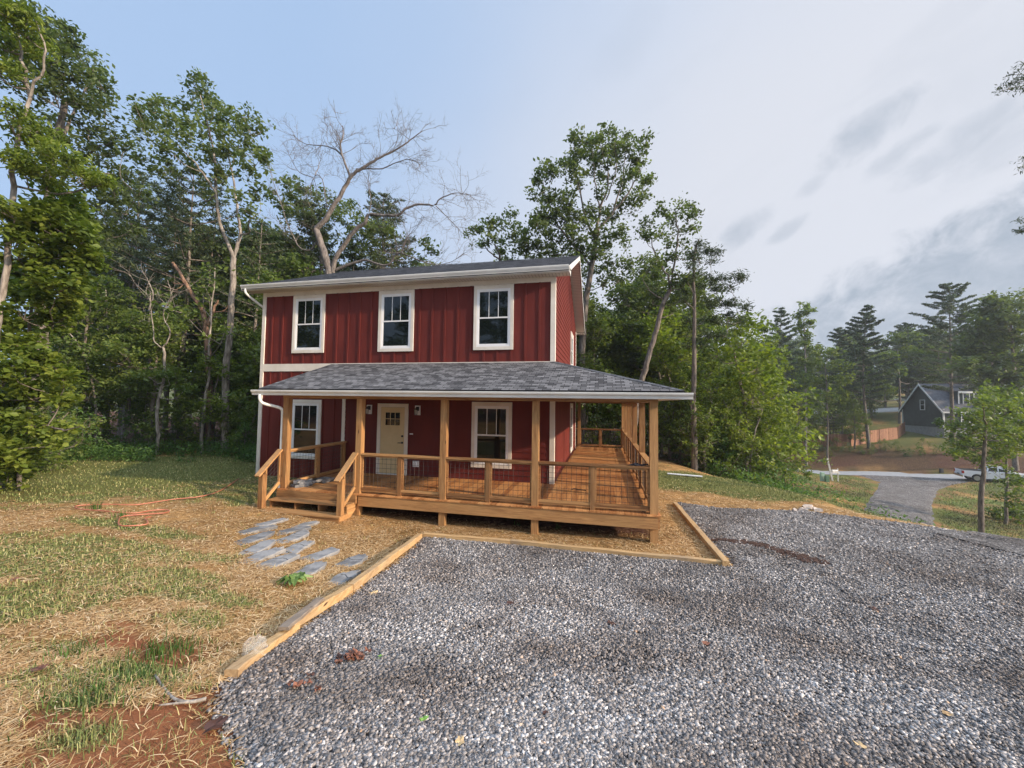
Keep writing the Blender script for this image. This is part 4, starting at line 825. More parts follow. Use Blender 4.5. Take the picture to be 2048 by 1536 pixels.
# --- hand-shaped trees matched to the photograph
def oak(name, label, D, foot, trunks, bl, seed, bk='bark', lf='oak', leaf=.17, puff=.42, per=34, dens=1., jit=1.2, fine=False, flat=.8, group=None, aspect=.55, cat='tree', droop=0., up=.5):
    t = Tree(seed, gat(foot[0], foot[1], D)); b = t.base
    for i, (pts, r0, r1, dd) in enumerate(trunks):
        P = [at(x, y, D+dd*j/max(1, len(pts)-1)) for j, (x, y) in enumerate(pts)]
        if i == 0: P = [b]+[p for p in P if p[2] > b[2]+.4]
        t.limb(P, r0, r1, .02, 5, 9)
    for c, r in sorted(pxb(bl, D, jit, t.rs), key=lambda q: q[0][2]): t.blob(c, r*.97, dens*1.45, puff, int(per*1.35), flat)
    leaf *= 1.06
    return t.build(name, label, cat, M[bk], M[lf], leaf, fine, up, aspect, group, droop)
def pine(seed, h, r, base=(0, 0, 0), first=.35, lean=(0, 0), per=16, wh=None, side=None, tr=None, spread=.85):
    t = Tree(seed, base); b = np.array(base, float); top = b+np.array((lean[0], lean[1], h)); mid = (b+top)/2+np.array((.02*h, -.01*h, 0))*t.rs.normal()
    P = t.limb([b, mid, top], tr or h*.0115, .02, .01, 8, 8); n = wh or int(h*1.15)
    for i in range(n):
        f = first+(1-first)*(i/(n-1))**.9; p = P[min(int(f*(len(P)-1)), len(P)-1)]*1.0; p = np.array([np.interp(f*(len(P)-1), np.arange(len(P)), P[:, k]) for k in range(3)])
        prof = (1-((f-first)/(1-first)))**spread*(.55+.45*math.sin(min(1, (f-first)/(1-first)*3+.4)*1.57)); kk = t.rs.integers(3, 6); a0 = t.rs.random()*6.28
        for j in range(kk):
            a = a0+j*6.28/kk+t.rs.normal()*.3; L = r*prof*t.rs.uniform(.55, 1.15)+.25
            if side is not None: L *= max(.25, 1+.75*math.cos(a-side))*.75
            d = np.array((math.cos(a), math.sin(a), .12+.35*f)); e = p+d*L; m = p+d*L*.5+np.array((0, 0, -.05*L)); t.limb([p, m, e], .02+.008*L, .006, 0, 3, 4, keep=False)
            for q in np.arange(.35, 1.05, max(.10, .30/L)):
                c = p+(e-p)*q+np.array((0, 0, .02)); w = .34*L*(1.1-q)+.12
                for sgn in (-1, 1):
                    cc = c+np.cross(d, (0, 0, 1))*sgn*w*t.rs.random(); t.puff(cc, .20+.12*w, per, .35)
    return t
def needle_build(t, name, label, leafm='pine', leaf=.20, group=None, barkm='bark', aspect=.22): return t.build(name, label, 'pine tree' if 'pine' in label else 'tree', M[barkm], M[leafm], leaf, False, .35, aspect, group)

LEFT = []
# tall pale-barked oak left of the house (forked)
oak('oak_tree', 'tall forked oak with a pale straight trunk left of the house', 19, (450, 905), [
    ([(450, 905), (450, 800), (456, 700), (464, 600), (467, 515)], .17, .12, 0), ([(467, 515), (448, 470), (436, 430), (432, 390), (408, 350), (385, 320), (355, 290)], .085, .02, -1), ([(467, 515), (480, 470), (476, 430), (470, 380), (455, 300), (440, 240)], .085, .02, 1), ([(432, 390), (430, 330), (415, 250), (400, 190)], .07, .02, 0)],
    [(395, 175, 32), (430, 195, 30), (375, 205, 24), (455, 240, 36), (488, 225, 26), (505, 262, 28), (420, 250, 36), (470, 290, 38), (510, 320, 30), (425, 310, 32), (495, 350, 26), (380, 265, 26), (455, 345, 26), (300, 205, 24), (330, 215, 20), (290, 235, 28), (340, 250, 26), (310, 275, 30), (350, 300, 28), (285, 310, 26), (325, 335, 26), (385, 340, 22), (520, 390, 18), (405, 390, 18), (478, 400, 20), (275, 215, 14), (505, 300, 20), (360, 235, 18), (500, 420, 14)], 11, 'bark_pale', leaf=.19, dens=.62, per=30, jit=1.6, puff=.40)
# big dark oak far upper left
oak('oak_tree', 'big dark oak rising highest behind the bright foliage at the left edge', 16, (70, 905), [
    ([(70, 905), (80, 700), (90, 500), (105, 320), (130, 200)], .24, .10, 0), ([(105, 320), (140, 240), (175, 170)], .08, .03, 1), ([(95, 400), (150, 330), (200, 290)], .08, .03, -.5)],
    [(60, 50, 38), (110, 65, 34), (145, 85, 32), (185, 130, 34), (205, 165, 28), (130, 130, 40), (85, 110, 40), (170, 190, 38), (210, 220, 24), (120, 200, 38), (180, 250, 30), (150, 290, 32), (225, 265, 22), (200, 310, 24), (240, 300, 20), (90, 250, 36), (60, 160, 40), (30, 100, 40), (245, 340, 22), (215, 350, 24), (30, 60, 32), (230, 385, 26), (200, 400, 28), (255, 420, 24), (215, 440, 28), (180, 360, 28), (250, 460, 24), (275, 385, 20), (245, 300, 18), (190, 470, 30)], 12, leaf=.16, dens=.75, jit=1.4, puff=.36)
# bright green trees close at the left edge
oak('sourwood_tree', 'bright yellow green tree leaning in at the left edge of the photo', 9.5, (-25, 960), [
    ([(-25, 960), (-10, 700), (8, 560), (25, 400), (35, 280), (58, 200), (40, 100), (30, 20)], .085, .02, 0), ([(58, 200), (90, 120), (70, 30)], .03, .012, -.3)],
    [(20, 20, 40), (55, 60, 34), (20, 90, 36), (65, 95, 24), (10, 150, 30), (40, 145, 24), (60, 260, 34), (95, 285, 34), (130, 310, 34), (90, 340, 40), (150, 350, 28), (50, 330, 40), (30, 420, 40), (185, 355, 16), (205, 365, 12), (15, 230, 24)], 13, 'bark_pale', 'bright', leaf=.115, puff=.24, per=42, dens=.8, jit=.7, fine=True, aspect=.38, droop=.5)
oak('tulip_tree', 'bushy broad leaved tree with glowing green leaves below the left edge sourwood', 10.5, (40, 965), [
    ([(40, 965), (55, 800), (62, 620), (90, 480), (100, 400)], .05, .015, 0), ([(75, 600), (40, 520), (30, 460)], .04, .015, 0)],
    [(110, 400, 36), (150, 410, 28), (70, 430, 40), (130, 450, 40), (160, 470, 30), (90, 490, 44), (140, 510, 40), (40, 500, 44), (20, 570, 44), (80, 560, 44), (120, 570, 40), (160, 540, 24), (175, 505, 14), (50, 620, 44), (110, 630, 40), (20, 660, 40)], 14, 'bark', 'bright', leaf=.13, puff=.26, per=38, dens=.75, jit=.9, fine=True, aspect=.7, up=.8)
oak('maple_tree', 'low spreading maple with pale leafy sprays at the left edge above the lawn', 10, (-30, 1000), [
    ([(-30, 1000), (-20, 860), (10, 760), (60, 720), (130, 745)], .07, .015, 0), ([(-20, 860), (60, 850), (130, 860), (160, 852)], .04, .008, -.5), ([(-10, 800), (50, 800), (100, 790)], .03, .01, 0)],
    [(15, 730, 36), (60, 720, 30), (100, 735, 28), (125, 750, 18), (30, 790, 38), (80, 790, 34), (120, 790, 22), (20, 850, 40), (70, 850, 34), (110, 860, 22), (15, 910, 38), (60, 905, 30), (95, 885, 20), (10, 960, 34), (30, 680, 30), (-10, 780, 40), (-10, 900, 40)], 15, 'bark', 'bright', leaf=.13, puff=.24, per=36, dens=.85, jit=.8, fine=True, aspect=.75, up=.9)
for i, (px, py, D, sc, k) in enumerate(((20, 975, 12.5, .8, 0), (-30, 960, 11.5, .9, 1), (75, 955, 13.5, .7, 0), (115, 940, 15, .65, 1), (45, 950, 15, .9, 0), (150, 925, 16.5, .7, 1))): LOWB = globals().setdefault('LOWB', []); LOWB.append((px, D, sc, k))
# snag and thin pale tree
def guided(name, label, D, foot, limbs, seed, bk, twigs=0, cat='tree', bl=(), lf='oak', tw=.3, **kw):
    t = Tree(seed, gat(foot[0], foot[1], D)); tips = []
    for i, (pts, r0, r1, dd) in enumerate(limbs):
        P = [at(x, y, D+dd*j/max(1, len(pts)-1)) for j, (x, y) in enumerate(pts)]
        if i == 0: P = [t.base]+P[1:]
        Q = t.limb(P, r0, r1, .012*D/20, 4, 8); tips.append((Q, r0, r1))
    for Q, r0, r1 in tips[1 if len(tips) > 3 else 0:]:
        for _ in range(int(twigs*max(1, len(Q)/8))):
            i = t.rs.integers(len(Q)//3, len(Q)); p = Q[i]; d = Q[min(i+1, len(Q)-1)]-Q[max(i-1, 0)]; d /= np.linalg.norm(d)+1e-9
            def sub(p, d, L, r, lev):
                d = d*.9+t.rs.normal(size=3)*.62+np.array((0, 0, .12)); d /= np.linalg.norm(d); m = p+d*L*.5+t.rs.normal(size=3)*.06*L; e = p+d*L+t.rs.normal(size=3)*.10*L
                S_ = t.limb([p, m, e], r, r*.45, .0, 3, 4 if lev else 5, keep=False)
                if lev > 0:
                    for _ in range(t.rs.integers(2, 5)): sub(S_[t.rs.integers(2, len(S_))], d, L*t.rs.uniform(.45, .75), r*.6, lev-1)
            sub(p, d, tw*t.rs.uniform(.6, 1.3)*D/20, max(.012, r1*.7), 3 if twigs > 4 else 1)
    for c, r in pxb(bl, D, 1., t.rs): t.blob(c, r, kw.get('dens', .6), .35, 30)
    return t.build(name, label, cat, M[bk], M[lf], .17)
guided('dead_snag', 'thick brown broken trunk leaning left behind the pale oak', 20, (420, 900), [([(420, 900), (418, 800), (417, 720), (412, 660), (405, 620), (385, 590), (362, 550), (345, 525)], .17, .06, 0), ([(415, 650), (425, 625), (436, 600)], .10, .04, 0)], 21, 'bark_brown', 1, tw=.8)
guided('crooked_tree', 'thin white crooked tree standing at the edge of the dark woods', 17.5, (312, 905), [([(312, 905), (316, 870), (314, 830), (318, 795), (327, 755), (330, 710), (325, 695)], .07, .045, 0), ([(325, 695), (336, 680), (340, 660), (328, 640), (330, 615), (342, 590), (335, 560)], .032, .010, 0), ([(322, 695), (308, 680), (306, 650), (302, 620), (300, 600), (285, 580), (262, 560)], .028, .008, 0), ([(298, 620), (306, 590), (298, 565), (290, 550)], .03, .012, 0), ([(330, 615), (350, 592), (372, 580)], .02, .008, 0)], 22, 'bark_pale', 2, tw=.9, bl=[(300, 745, 22), (340, 760, 22), (275, 760, 18), (370, 775, 14)], lf='maple')
guided('slanting_sapling', 'thin dark leaning sapling in front of the left woods', 17.8, (195, 860), [([(195, 870), (190, 800), (178, 740), (160, 695), (138, 665), (110, 640)], .045, .012, 0), ([(138, 665), (147, 655), (156, 645)], .02, .008, 0), ([(180, 700), (150, 690), (110, 690), (95, 705)], .02, .006, 0)], 23, 'bark_pale', 1, tw=.9)
# dead tree behind the house
guided('dead_tree', 'large leafless dead tree with spreading bare limbs behind the house roof', 23, (665, 880), [
    ([(665, 880), (662, 700), (660, 560), (655, 530), (646, 500), (640, 480), (632, 458)], 0.281, .17, 0),
    ([(632, 458), (650, 440), (665, 415), (680, 392), (692, 370), (705, 350), (722, 338), (748, 322), (770, 310), (800, 295), (820, 280), (845, 262)], 0.150, .02, -1),
    ([(700, 352), (692, 330), (684, 308), (680, 290), (686, 270), (685, 252)], 0.074, .025, 0), ([(684, 312), (672, 300), (650, 292), (620, 290), (600, 282), (585, 268)], 0.042, .01, 1),
    ([(712, 338), (740, 338), (764, 337), (785, 328), (810, 320), (835, 325), (842, 340)], 0.042, .01, -1),
    ([(665, 545), (672, 515), (695, 480), (712, 458), (730, 445), (736, 430), (760, 430), (795, 430), (815, 415), (845, 408), (870, 410), (880, 398), (910, 386), (940, 390)], 0.140, .015, -1.5),
    ([(872, 412), (890, 430), (905, 445), (920, 460)], 0.028, .008, 0), ([(672, 540), (700, 528), (730, 520), (745, 525), (775, 530), (790, 510), (802, 505), (812, 480), (820, 468)], 0.094, .02, -1),
    ([(800, 505), (825, 515), (850, 525), (875, 530), (905, 522), (930, 505)], 0.037, .01, -1), ([(636, 480), (620, 500), (600, 495), (585, 470), (572, 440), (560, 400), (545, 360), (530, 300)], 0.047, .012, 1),
    ([(655, 420), (650, 390), (645, 360), (632, 350), (622, 370), (620, 395)], 0.032, .01, 1), ([(630, 350), (640, 325), (645, 300)], 0.024, .008, 1), ([(625, 355), (600, 345), (585, 325), (580, 310)], 0.024, .008, 1),
    ([(738, 425), (742, 400), (738, 370), (736, 350)], 0.028, .008, 0), ([(820, 280), (800, 265), (785, 255)], 0.019, .008, 0)], 24, 'bark_dead', 5.0, tw=.9)
oak('oak_tree', 'round dark green oak right behind the dead tree over the roof', 26, (640, 870), [([(640, 870), (645, 600), (640, 500), (630, 430)], .2, .06, 0)],
    [(570, 365, 16), (560, 395, 20), (590, 380, 22), (610, 375, 20), (585, 410, 24), (615, 400, 20), (640, 385, 16), (660, 400, 16), (600, 435, 24), (575, 440, 18), (630, 455, 20), (550, 480, 20), (580, 490, 18), (560, 510, 18), (620, 500, 16), (690, 420, 18), (710, 410, 16), (700, 440, 22), (730, 460, 22), (690, 480, 20), (760, 460, 18), (740, 495, 22), (775, 485, 18), (710, 510, 18), (790, 470, 14), (650, 515, 16), (755, 520, 18), (780, 520, 16), (600, 520, 16), (820, 500, 14), (850, 485, 14), (860, 500, 12), (600, 400, 22), (625, 430, 22), (570, 470, 20), (590, 520, 22), (640, 470, 20), (670, 440, 20), (720, 480, 22), (745, 450, 18), (800, 520, 16), (840, 515, 14)], 25, leaf=.21, puff=.40, per=28, dens=.62, jit=1.5)
oak('oak_tree', 'low spreading oak crown above the roof between dead tree and tall oak', 24, (1010, 870), [([(1010, 870), (1005, 600), (1000, 520), (990, 490)], .15, .05, 0), ([(1000, 520), (975, 500), (965, 480)], .05, .02, 0)],
    [(945, 465, 18), (960, 450, 16), (975, 475, 20), (1000, 455, 18), (1020, 440, 18), (1035, 450, 16), (1000, 490, 20), (1030, 480, 22), (960, 490, 12), (1050, 470, 20), (1020, 510, 20), (1050, 505, 20), (985, 445, 12), (1070, 520, 18)], 26, leaf=.19, puff=.38, per=30, dens=.6)
oak('oak_tree', 'tallest oak right of the house roof with a fan of fine branches', 23, (1165, 880), [
    ([(1165, 900), (1165, 700), (1172, 600), (1185, 520), (1195, 460)], .22, .12, 0), ([(1190, 480), (1200, 420), (1215, 370), (1215, 300)], .10, .02, 0), ([(1190, 480), (1170, 430), (1160, 380), (1150, 330)], .08, .02, .6), ([(1195, 460), (1230, 420), (1260, 380), (1280, 340)], .08, .02, -.6), ([(1180, 530), (1130, 470), (1100, 420), (1085, 360)], .08, .02, 1), ([(1200, 420), (1190, 360), (1185, 300)], .05, .015, 0), ([(1225, 425), (1245, 360), (1250, 300)], .05, .015, 0), ([(1212, 400), (1232, 340), (1230, 280)], .04, .012, 0)],
    [(1160, 270, 18), (1150, 290, 22), (1180, 275, 20), (1215, 258, 16), (1200, 280, 22), (1240, 268, 20), (1255, 285, 20), (1230, 295, 22), (1285, 275, 14), (1290, 295, 15), (1275, 310, 18), (1140, 315, 22), (1170, 310, 24), (1135, 335, 18), (1155, 350, 20), (1205, 320, 22), (1245, 325, 20), (1280, 335, 20), (1295, 350, 15), (1215, 350, 18), (1250, 360, 18), (1285, 372, 18), (1180, 345, 16), (1270, 395, 20), (1285, 400, 14), (1240, 400, 18), (1225, 425, 22), (1260, 420, 16), (1150, 375, 14), (1210, 385, 14),
     (1092, 335, 18), (1080, 355, 20), (1105, 355, 18), (1075, 385, 16), (1110, 385, 20), (1090, 400, 20), (1120, 410, 22), (1135, 395, 14), (1095, 430, 24), (1130, 440, 26), (1080, 455, 20), (1110, 470, 26), (1150, 470, 26), (1175, 450, 22), (1090, 500, 24), (1130, 505, 28), (1165, 500, 26), (1190, 500, 20), (1150, 535, 26), (1185, 540, 24), (1230, 460, 18), (1200, 430, 16), (1110, 440, 24), (1070, 430, 20), (1140, 420, 22), (1215, 490, 20), (1200, 470, 22), (1060, 490, 22), (1175, 420, 20), (1225, 520, 22), (1250, 490, 18), (1240, 550, 20), (1265, 530, 18), (1210, 560, 22), (1190, 320, 18), (1220, 300, 20), (1265, 345, 18)], 27, leaf=.19, puff=.37, per=30, dens=.62, jit=1.4)
oak('leaning_oak', 'oak with a dark leaning trunk right of the porch roof', 20, (1265, 900), [
    ([(1265, 900), (1275, 800), (1290, 740), (1310, 670), (1325, 610), (1340, 580)], .17, .10, 0), ([(1340, 580), (1335, 550), (1315, 520), (1300, 470)], .06, .02, .5), ([(1340, 580), (1350, 520), (1355, 470), (1350, 420)], .06, .02, -.5), ([(1335, 600), (1310, 590), (1285, 560)], .04, .015, 0)],
    [(1330, 415, 18), (1355, 405, 16), (1380, 410, 12), (1345, 430, 18), (1375, 435, 14), (1390, 430, 10), (1305, 440, 18), (1285, 455, 16), (1320, 460, 18), (1350, 465, 16), (1385, 455, 12), (1295, 480, 18), (1330, 490, 16), (1365, 490, 16), (1310, 515, 18), (1345, 520, 18), (1380, 515, 12), (1285, 520, 14), (1320, 545, 18), (1350, 560, 20), (1330, 585, 22), (1305, 600, 20), (1360, 595, 18), (1375, 560, 14), (1345, 620, 18), (1290, 570, 16)], 28, leaf=.16, puff=.32, per=28, dens=.62, jit=1.2)
# tall pine right of the house
oak('white_pine', 'tall slim white pine with straight grey trunk behind the right lawn', 19.5, (1390, 940), [([(1390, 940), (1388, 800), (1389, 650), (1388, 520), (1398, 478)], .15, .03, 0)],
    [(1400, 488, 7), (1405, 500, 10), (1420, 500, 8), (1388, 510, 10), (1432, 505, 7), (1400, 522, 12), (1420, 520, 10), (1380, 535, 10), (1400, 545, 12), (1420, 560, 14), (1445, 556, 14), (1468, 552, 12), (1484, 558, 9), (1400, 570, 10), (1432, 575, 14), (1460, 572, 12), (1375, 560, 8), (1420, 610, 14), (1445, 603, 16), (1470, 606, 14), (1492, 612, 10), (1405, 640, 12), (1430, 640, 14), (1455, 636, 14), (1480, 640, 10), (1375, 640, 8), (1370, 600, 8), (1420, 668, 14), (1450, 668, 12), (1400, 690, 10), (1375, 690, 8)], 31, 'bark', 'pine', leaf=.17, puff=.30, per=46, dens=1.0, jit=.9, flat=.6, aspect=.22, cat='pine tree')
# tall white pine behind the left trees and a slim one beside the house
b_ = gat(350, 900, 23); t_ = at(345, 330, 23); t = pine(32, t_[2]-b_[2], 4.6, b_, .34, (.3, 0), 22, 16, spread=.5); needle_build(t, 'white_pine', 'broad white pine with layered branches behind the thin white tree', leaf=.26)
b_ = gat(492, 890, 22); t_ = at(505, 440, 22); t = pine(33, t_[2]-b_[2], 2.3, b_, .3, (.4, 0), 10, 15, spread=.6); needle_build(t, 'white_pine', 'slim sparse pine right beside the house left wall', leaf=.22)
# big pines across the road at right
for sd, px, py, D, r, fo, lab in ((34, 1905, 565, 60, 6.6, .33, 'large spreading pine towering beside the grey green house'), (35, 1745, 610, 62, 4.4, .34, 'layered pine with a split top left of the grey green house'), (36, 1572, 615, 66, 4.2, .35, 'pine with a pointed top farthest left across the road'), (37, 1690, 655, 74, 4.2, .3, 'small dark pine far behind the brown fence'), (38, 1820, 645, 84, 5.2, .28, 'dark pine behind the house gable between two larger pines'), (39, 1995, 600, 66, 6.5, .25, 'tall dark pine at the right edge behind the pickup')):
    b_ = gat(px-8 if px != 1905 else 1905, 870, D); t_ = at(px, py, D); t = pine(sd, t_[2]-b_[2], r, b_, fo, (.3, 0), 20, 20, spread=.55); needle_build(t, 'pine_tree', lab, 'farpine', .42, aspect=.3)
b_ = gat(1612, 880, 60); oak('poplar_tree', 'narrow green tree with a pale trunk rising above the woods across the road', 60, (1612, 880), [([(1612, 900), (1612, 800), (1610, 700), (1608, 640)], .2, .06, 0)], [(1608, 608, 8), (1615, 622, 10), (1600, 630, 10), (1608, 645, 12), (1618, 650, 9), (1600, 662, 11), (1612, 675, 10), (1605, 690, 11), (1618, 700, 10), (1608, 720, 12), (1616, 745, 11), (1604, 765, 12)], 40, 'bark_pale', 'maple', leaf=.4, puff=.6, per=26, dens=.8, jit=.6)
oak('oak_tree', 'dark leafy tree mass filling the right edge above the pickup', 50, (2030, 905), [([(2030, 905), (2030, 800), (2025, 700), (2020, 620)], .3, .1, 0), ([(2028, 760), (1980, 700), (1960, 680)], .12, .04, 0)],
    [(x, y, r) for x, y, r in ((2010, 610, 26), (2040, 600, 26), (1985, 640, 28), (2020, 650, 32), (2045, 660, 30), (1965, 675, 28), (1995, 690, 32), (2035, 710, 34), (1950, 705, 24), (1975, 730, 30), (2010, 745, 34), (2040, 770, 34), (1945, 735, 22), (1990, 770, 26), (2050, 820, 26), (2080, 640, 34), (2090, 720, 40), (1995, 600, 22), (1975, 620, 22), (2045, 620, 30), (1930, 690, 24), (1920, 730, 22), (1955, 650, 24))], 44, leaf=.42, puff=.75, per=26, dens=.75, jit=2)
oak('maple_tree', 'light green leafy tree across the road left of the pines', 61, (1655, 905), [([(1655, 905), (1655, 820), (1650, 730)], .16, .05, 0)], [(1640, 700, 14), (1665, 705, 14), (1620, 725, 16), (1650, 730, 18), (1680, 730, 16), (1610, 755, 16), (1640, 765, 18), (1670, 765, 18), (1695, 755, 14), (1625, 790, 16), (1655, 795, 18), (1685, 790, 16), (1635, 820, 14), (1665, 825, 14)], 45, 'bark', 'maple', leaf=.36, puff=.6, per=26, dens=.7, jit=2)
oak('oak_tree', 'wide leafy treetop filling the hillside above the fence and grey green house', 80, (1800, 870), [([(1800, 880), (1800, 800), (1795, 700)], .3, .08, 0)], [(x_, y_, 16) for x_, y_ in ((1700, 672), (1725, 690), (1760, 690), (1790, 680), (1820, 672), (1845, 680), (1870, 668), (1710, 715), (1740, 720), (1775, 715), (1810, 705), (1840, 710), (1880, 700), (1690, 745), (1725, 750), (1760, 745), (1795, 740), (1830, 742), (1865, 735), (1720, 780), (1770, 775), (1690, 775))], 47, 'bark', 'maple', leaf=.5, puff=.8, per=24, dens=.7, jit=4)
oak('beech_tree', 'light green tree with a rounded top below the clouds right of the pine', 36, (1530, 960), [([(1530, 960), (1530, 850), (1525, 720)], .16, .05, 0)], [(1520, 655, 12), (1535, 660, 12), (1505, 675, 14), (1545, 680, 14), (1525, 690, 16), (1560, 705, 14), (1500, 710, 16), (1535, 720, 18), (1570, 735, 14), (1550, 750, 16), (1515, 750, 18), (1580, 765, 12), (1560, 785, 16), (1530, 790, 18), (1580, 800, 14), (1570, 830, 14)], 46, 'bark', 'bright', leaf=.24, puff=.42, per=28, dens=.75, jit=1.5)
# near tree branches reaching into the picture from beyond the right edge
t = Tree(41, gat(2240, 1000, 11)); t.limb([t.base, at(2235, 700, 11), at(2225, 380, 11), at(2215, 60, 11), at(2210, -100, 11)], .19, .08, .02, 5, 9)
for (bx, by), tips in (((2220, 150), [(2045, 130), (2040, 160), (2015, 168), (2025, 150), (2055, 175), (2070, 120), (2035, 178), (2000, 182), (2060, 150)]), ((2225, 330), [(2050, 315), (2045, 335), (2070, 322)]), ((2228, 470), [(2042, 440), (2050, 460), (2065, 450), (2035, 462)])):
    a = at(bx, by, 11)
    for x, y in tips:
        e = at(x, y, 11+t.rs.uniform(-.4, .4)); m = (a+e)/2+np.array((0, 0, .12))+t.rs.normal(size=3)*.05; t.limb([a, m, e], .03, .006, .01, 3, 4, keep=False); t.puff(e, .16, 46, .6); t.puff((e*.8+m*.2), .16, 40, .6)
t.build('roadside_pine', 'pine beyond the right edge with branch tips reaching into the sky', 'pine tree', M['bark'], M['pine'], .10, False, .2, .22)

# --- small near tree with the dark stem at the right, by the driveway
D_ = 27.; oak('young_maple', 'young tree with thin dark stem and fresh green crown before the white pickup', D_, (2010, 1050), [([(2010, 1050), (2014, 980), (2012, 900), (2008, 840)], .10, .03, 0), ([(2012, 900), (1980, 860), (1950, 850)], .04, .01, 0)],
    [(1985, 800, 22), (2010, 790, 22), (1960, 815, 22), (1990, 830, 26), (2030, 820, 26), (1950, 845, 22), (1985, 865, 26), (1920, 870, 18), (2020, 865, 26), (1955, 880, 22), (1995, 900, 22), (1925, 905, 16), (2035, 890, 24), (1960, 912, 16), (2015, 960, 16), (2030, 1000, 22), (2010, 1030, 22), (2035, 1040, 22), (2045, 960, 20), (1895, 845, 14), (1900, 885, 14), (1975, 775, 16), (2035, 800, 22)], 42, 'bark', 'maple', leaf=.22, puff=.42, per=28, dens=.85, jit=1.2)
D_ = 20.; t = Tree(43, gat(1961, 1056, D_)); t.limb([t.base, at(1962, 1000, D_), at(1966, 955, D_), at(1968, 900, D_), at(1972, 850, D_)], .125, .06, .01, 5, 10)
for c, r in pxb([(1965, 800, 20), (1990, 795, 22), (1940, 825, 20), (1975, 830, 26), (2010, 820, 26), (1915, 850, 16), (1945, 860, 22), (1985, 865, 26), (2020, 860, 26), (1920, 885, 15), (1950, 895, 18), (1985, 900, 22), (2015, 895, 22), (1965, 925, 16), (1935, 915, 12), (1990, 930, 16), (2040, 840, 22), (2045, 885, 22), (1905, 905, 9)], D_, .7, t.rs): t.blob(c, r, .8, .3, 26)
t.build('driveway_tree', 'green crowned tree with a dark straight trunk before the pickup bed', 'tree', M['bark'], M['maple'], .17)

# --- generic trees, copied to fill the woods
def dec_proto(seed, h, r, lf, leaf, first=.3, bk='bark', per=26, nb=28, dens=.85, puff=.5):
    t = Tree(seed, (0, 0, 0)); t.limb([(0, 0, -.4), (.15*t.rs.normal(), .15*t.rs.normal(), h*.4), (.4*t.rs.normal(), .4*t.rs.normal(), h*.8)], h*.014, h*.005, .03, 6, 8); zs = []
    for i in range(nb):
        f = (i+.5)/nb; z = h*(first+(1-first)*f); w = r*math.sin(math.pi*(.16+.80*f))**.7*t.rs.uniform(.2, 1.12); a = t.rs.random()*6.28; t.blob((w*math.cos(a), w*math.sin(a), z), r*t.rs.uniform(.17, .42), dens*1.15, puff, per)
    return t, lf, leaf, bk
protos = []
PARK = (0, -400, 0)
def mk(t, lf, leaf, bk, name, cat):
    o = t.build(name, 'x', cat, M[bk], M[lf], leaf); return o
P_OAK = [mk(*dec_proto(51, 15, 3.6, 'oak', .30, .28), 'oak_tree', 'tree'), mk(*dec_proto(52, 13, 3.2, 'maple', .28, .2), 'maple_tree', 'tree'), mk(*dec_proto(53, 17, 3.4, 'oak', .30, .4, 'bark_pale'), 'oak_tree', 'tree'), mk(*dec_proto(54, 10, 2.9, 'bright', .26, .12), 'beech_tree', 'tree')]
P_PINE = [needle_build(pine(55, 17, 3.3, first=.22, per=16, spread=.6), 'pine_tree', 'x pine', leaf=.32), needle_build(pine(56, 14, 2.8, first=.15, per=12, spread=.8), 'pine_tree', 'x pine', leaf=.30), needle_build(pine(57, 19, 3.4, first=.45, per=12, spread=.5), 'pine_tree', 'x pine', leaf=.32)]
for o in P_PINE: o['category'] = 'pine tree'
P_BUSH = [mk(*dec_proto(58, 3.6, 1.7, 'maple', .15, .03, 'bark', 22, 16, .5, .30), 'understory_shrub', 'shrub'), mk(*dec_proto(59, 2.6, 1.5, 'weed', .14, .02, 'bark', 22, 14, .5, .28), 'understory_shrub', 'shrub'), mk(*dec_proto(60, 6.0, 2.1, 'bright', .18, .12, 'bark_pale', 22, 20, .5, .34), 'young_tree', 'tree')]
P_SAP = []
for sd in (61, 62):
    t = Tree(sd, (0, 0, 0)); t.limb([(0, 0, -.3), (.1, 0, 3), (.25*t.rs.normal(), .2, 7.5)], .07, .02, .03, 6, 6)
    for z in (4.5, 5.5, 6.2, 6.9, 7.5): t.blob((t.rs.normal()*.6, t.rs.normal()*.6, z), .6, .4, .35, 18)
    P_SAP.append(t.build('sapling', 'x', 'tree', M['bark_pale'], M['maple'], .18))
used = set()
WHERE = {}
def put(protos, x, y, sc, label, group=None, dz=-.05, k=None):
    p = protos[k if k is not None else int(rng.integers(len(protos)))]; z = H(x, y)+dz; rz = rng.random()*6.28
    if p.name not in used:
        used.add(p.name); p.location = (x, y, z); p.rotation_euler = (0, 0, rz); p.scale = (sc,)*3; p['label'] = label
        if group: p['group'] = group
        return p
    return dup(p, (x, y, z), rz, sc, label, group, rng.uniform(.9, 1.15))
KIND = {'oak': 'dark green leafy tree', 'pine': 'dark evergreen pine', 'bush': 'leafy green shrub', 'sap': 'thin pale sapling'}
def row(n, u0, u1, d0, d1, protos, sc0, sc1, label, group, k=None, cond=None):
    i = 0; tries = 0
    while i < n and tries < n*12:
        tries += 1; u = u0+(u1-u0)*((i+rng.random())/n); d = rng.uniform(d0, d1); x, y = uv2w(u, d)
        if cond and not cond(x, y): continue
        put(protos, x, y, rng.uniform(sc0, sc1), label, group, k=k); i += 1
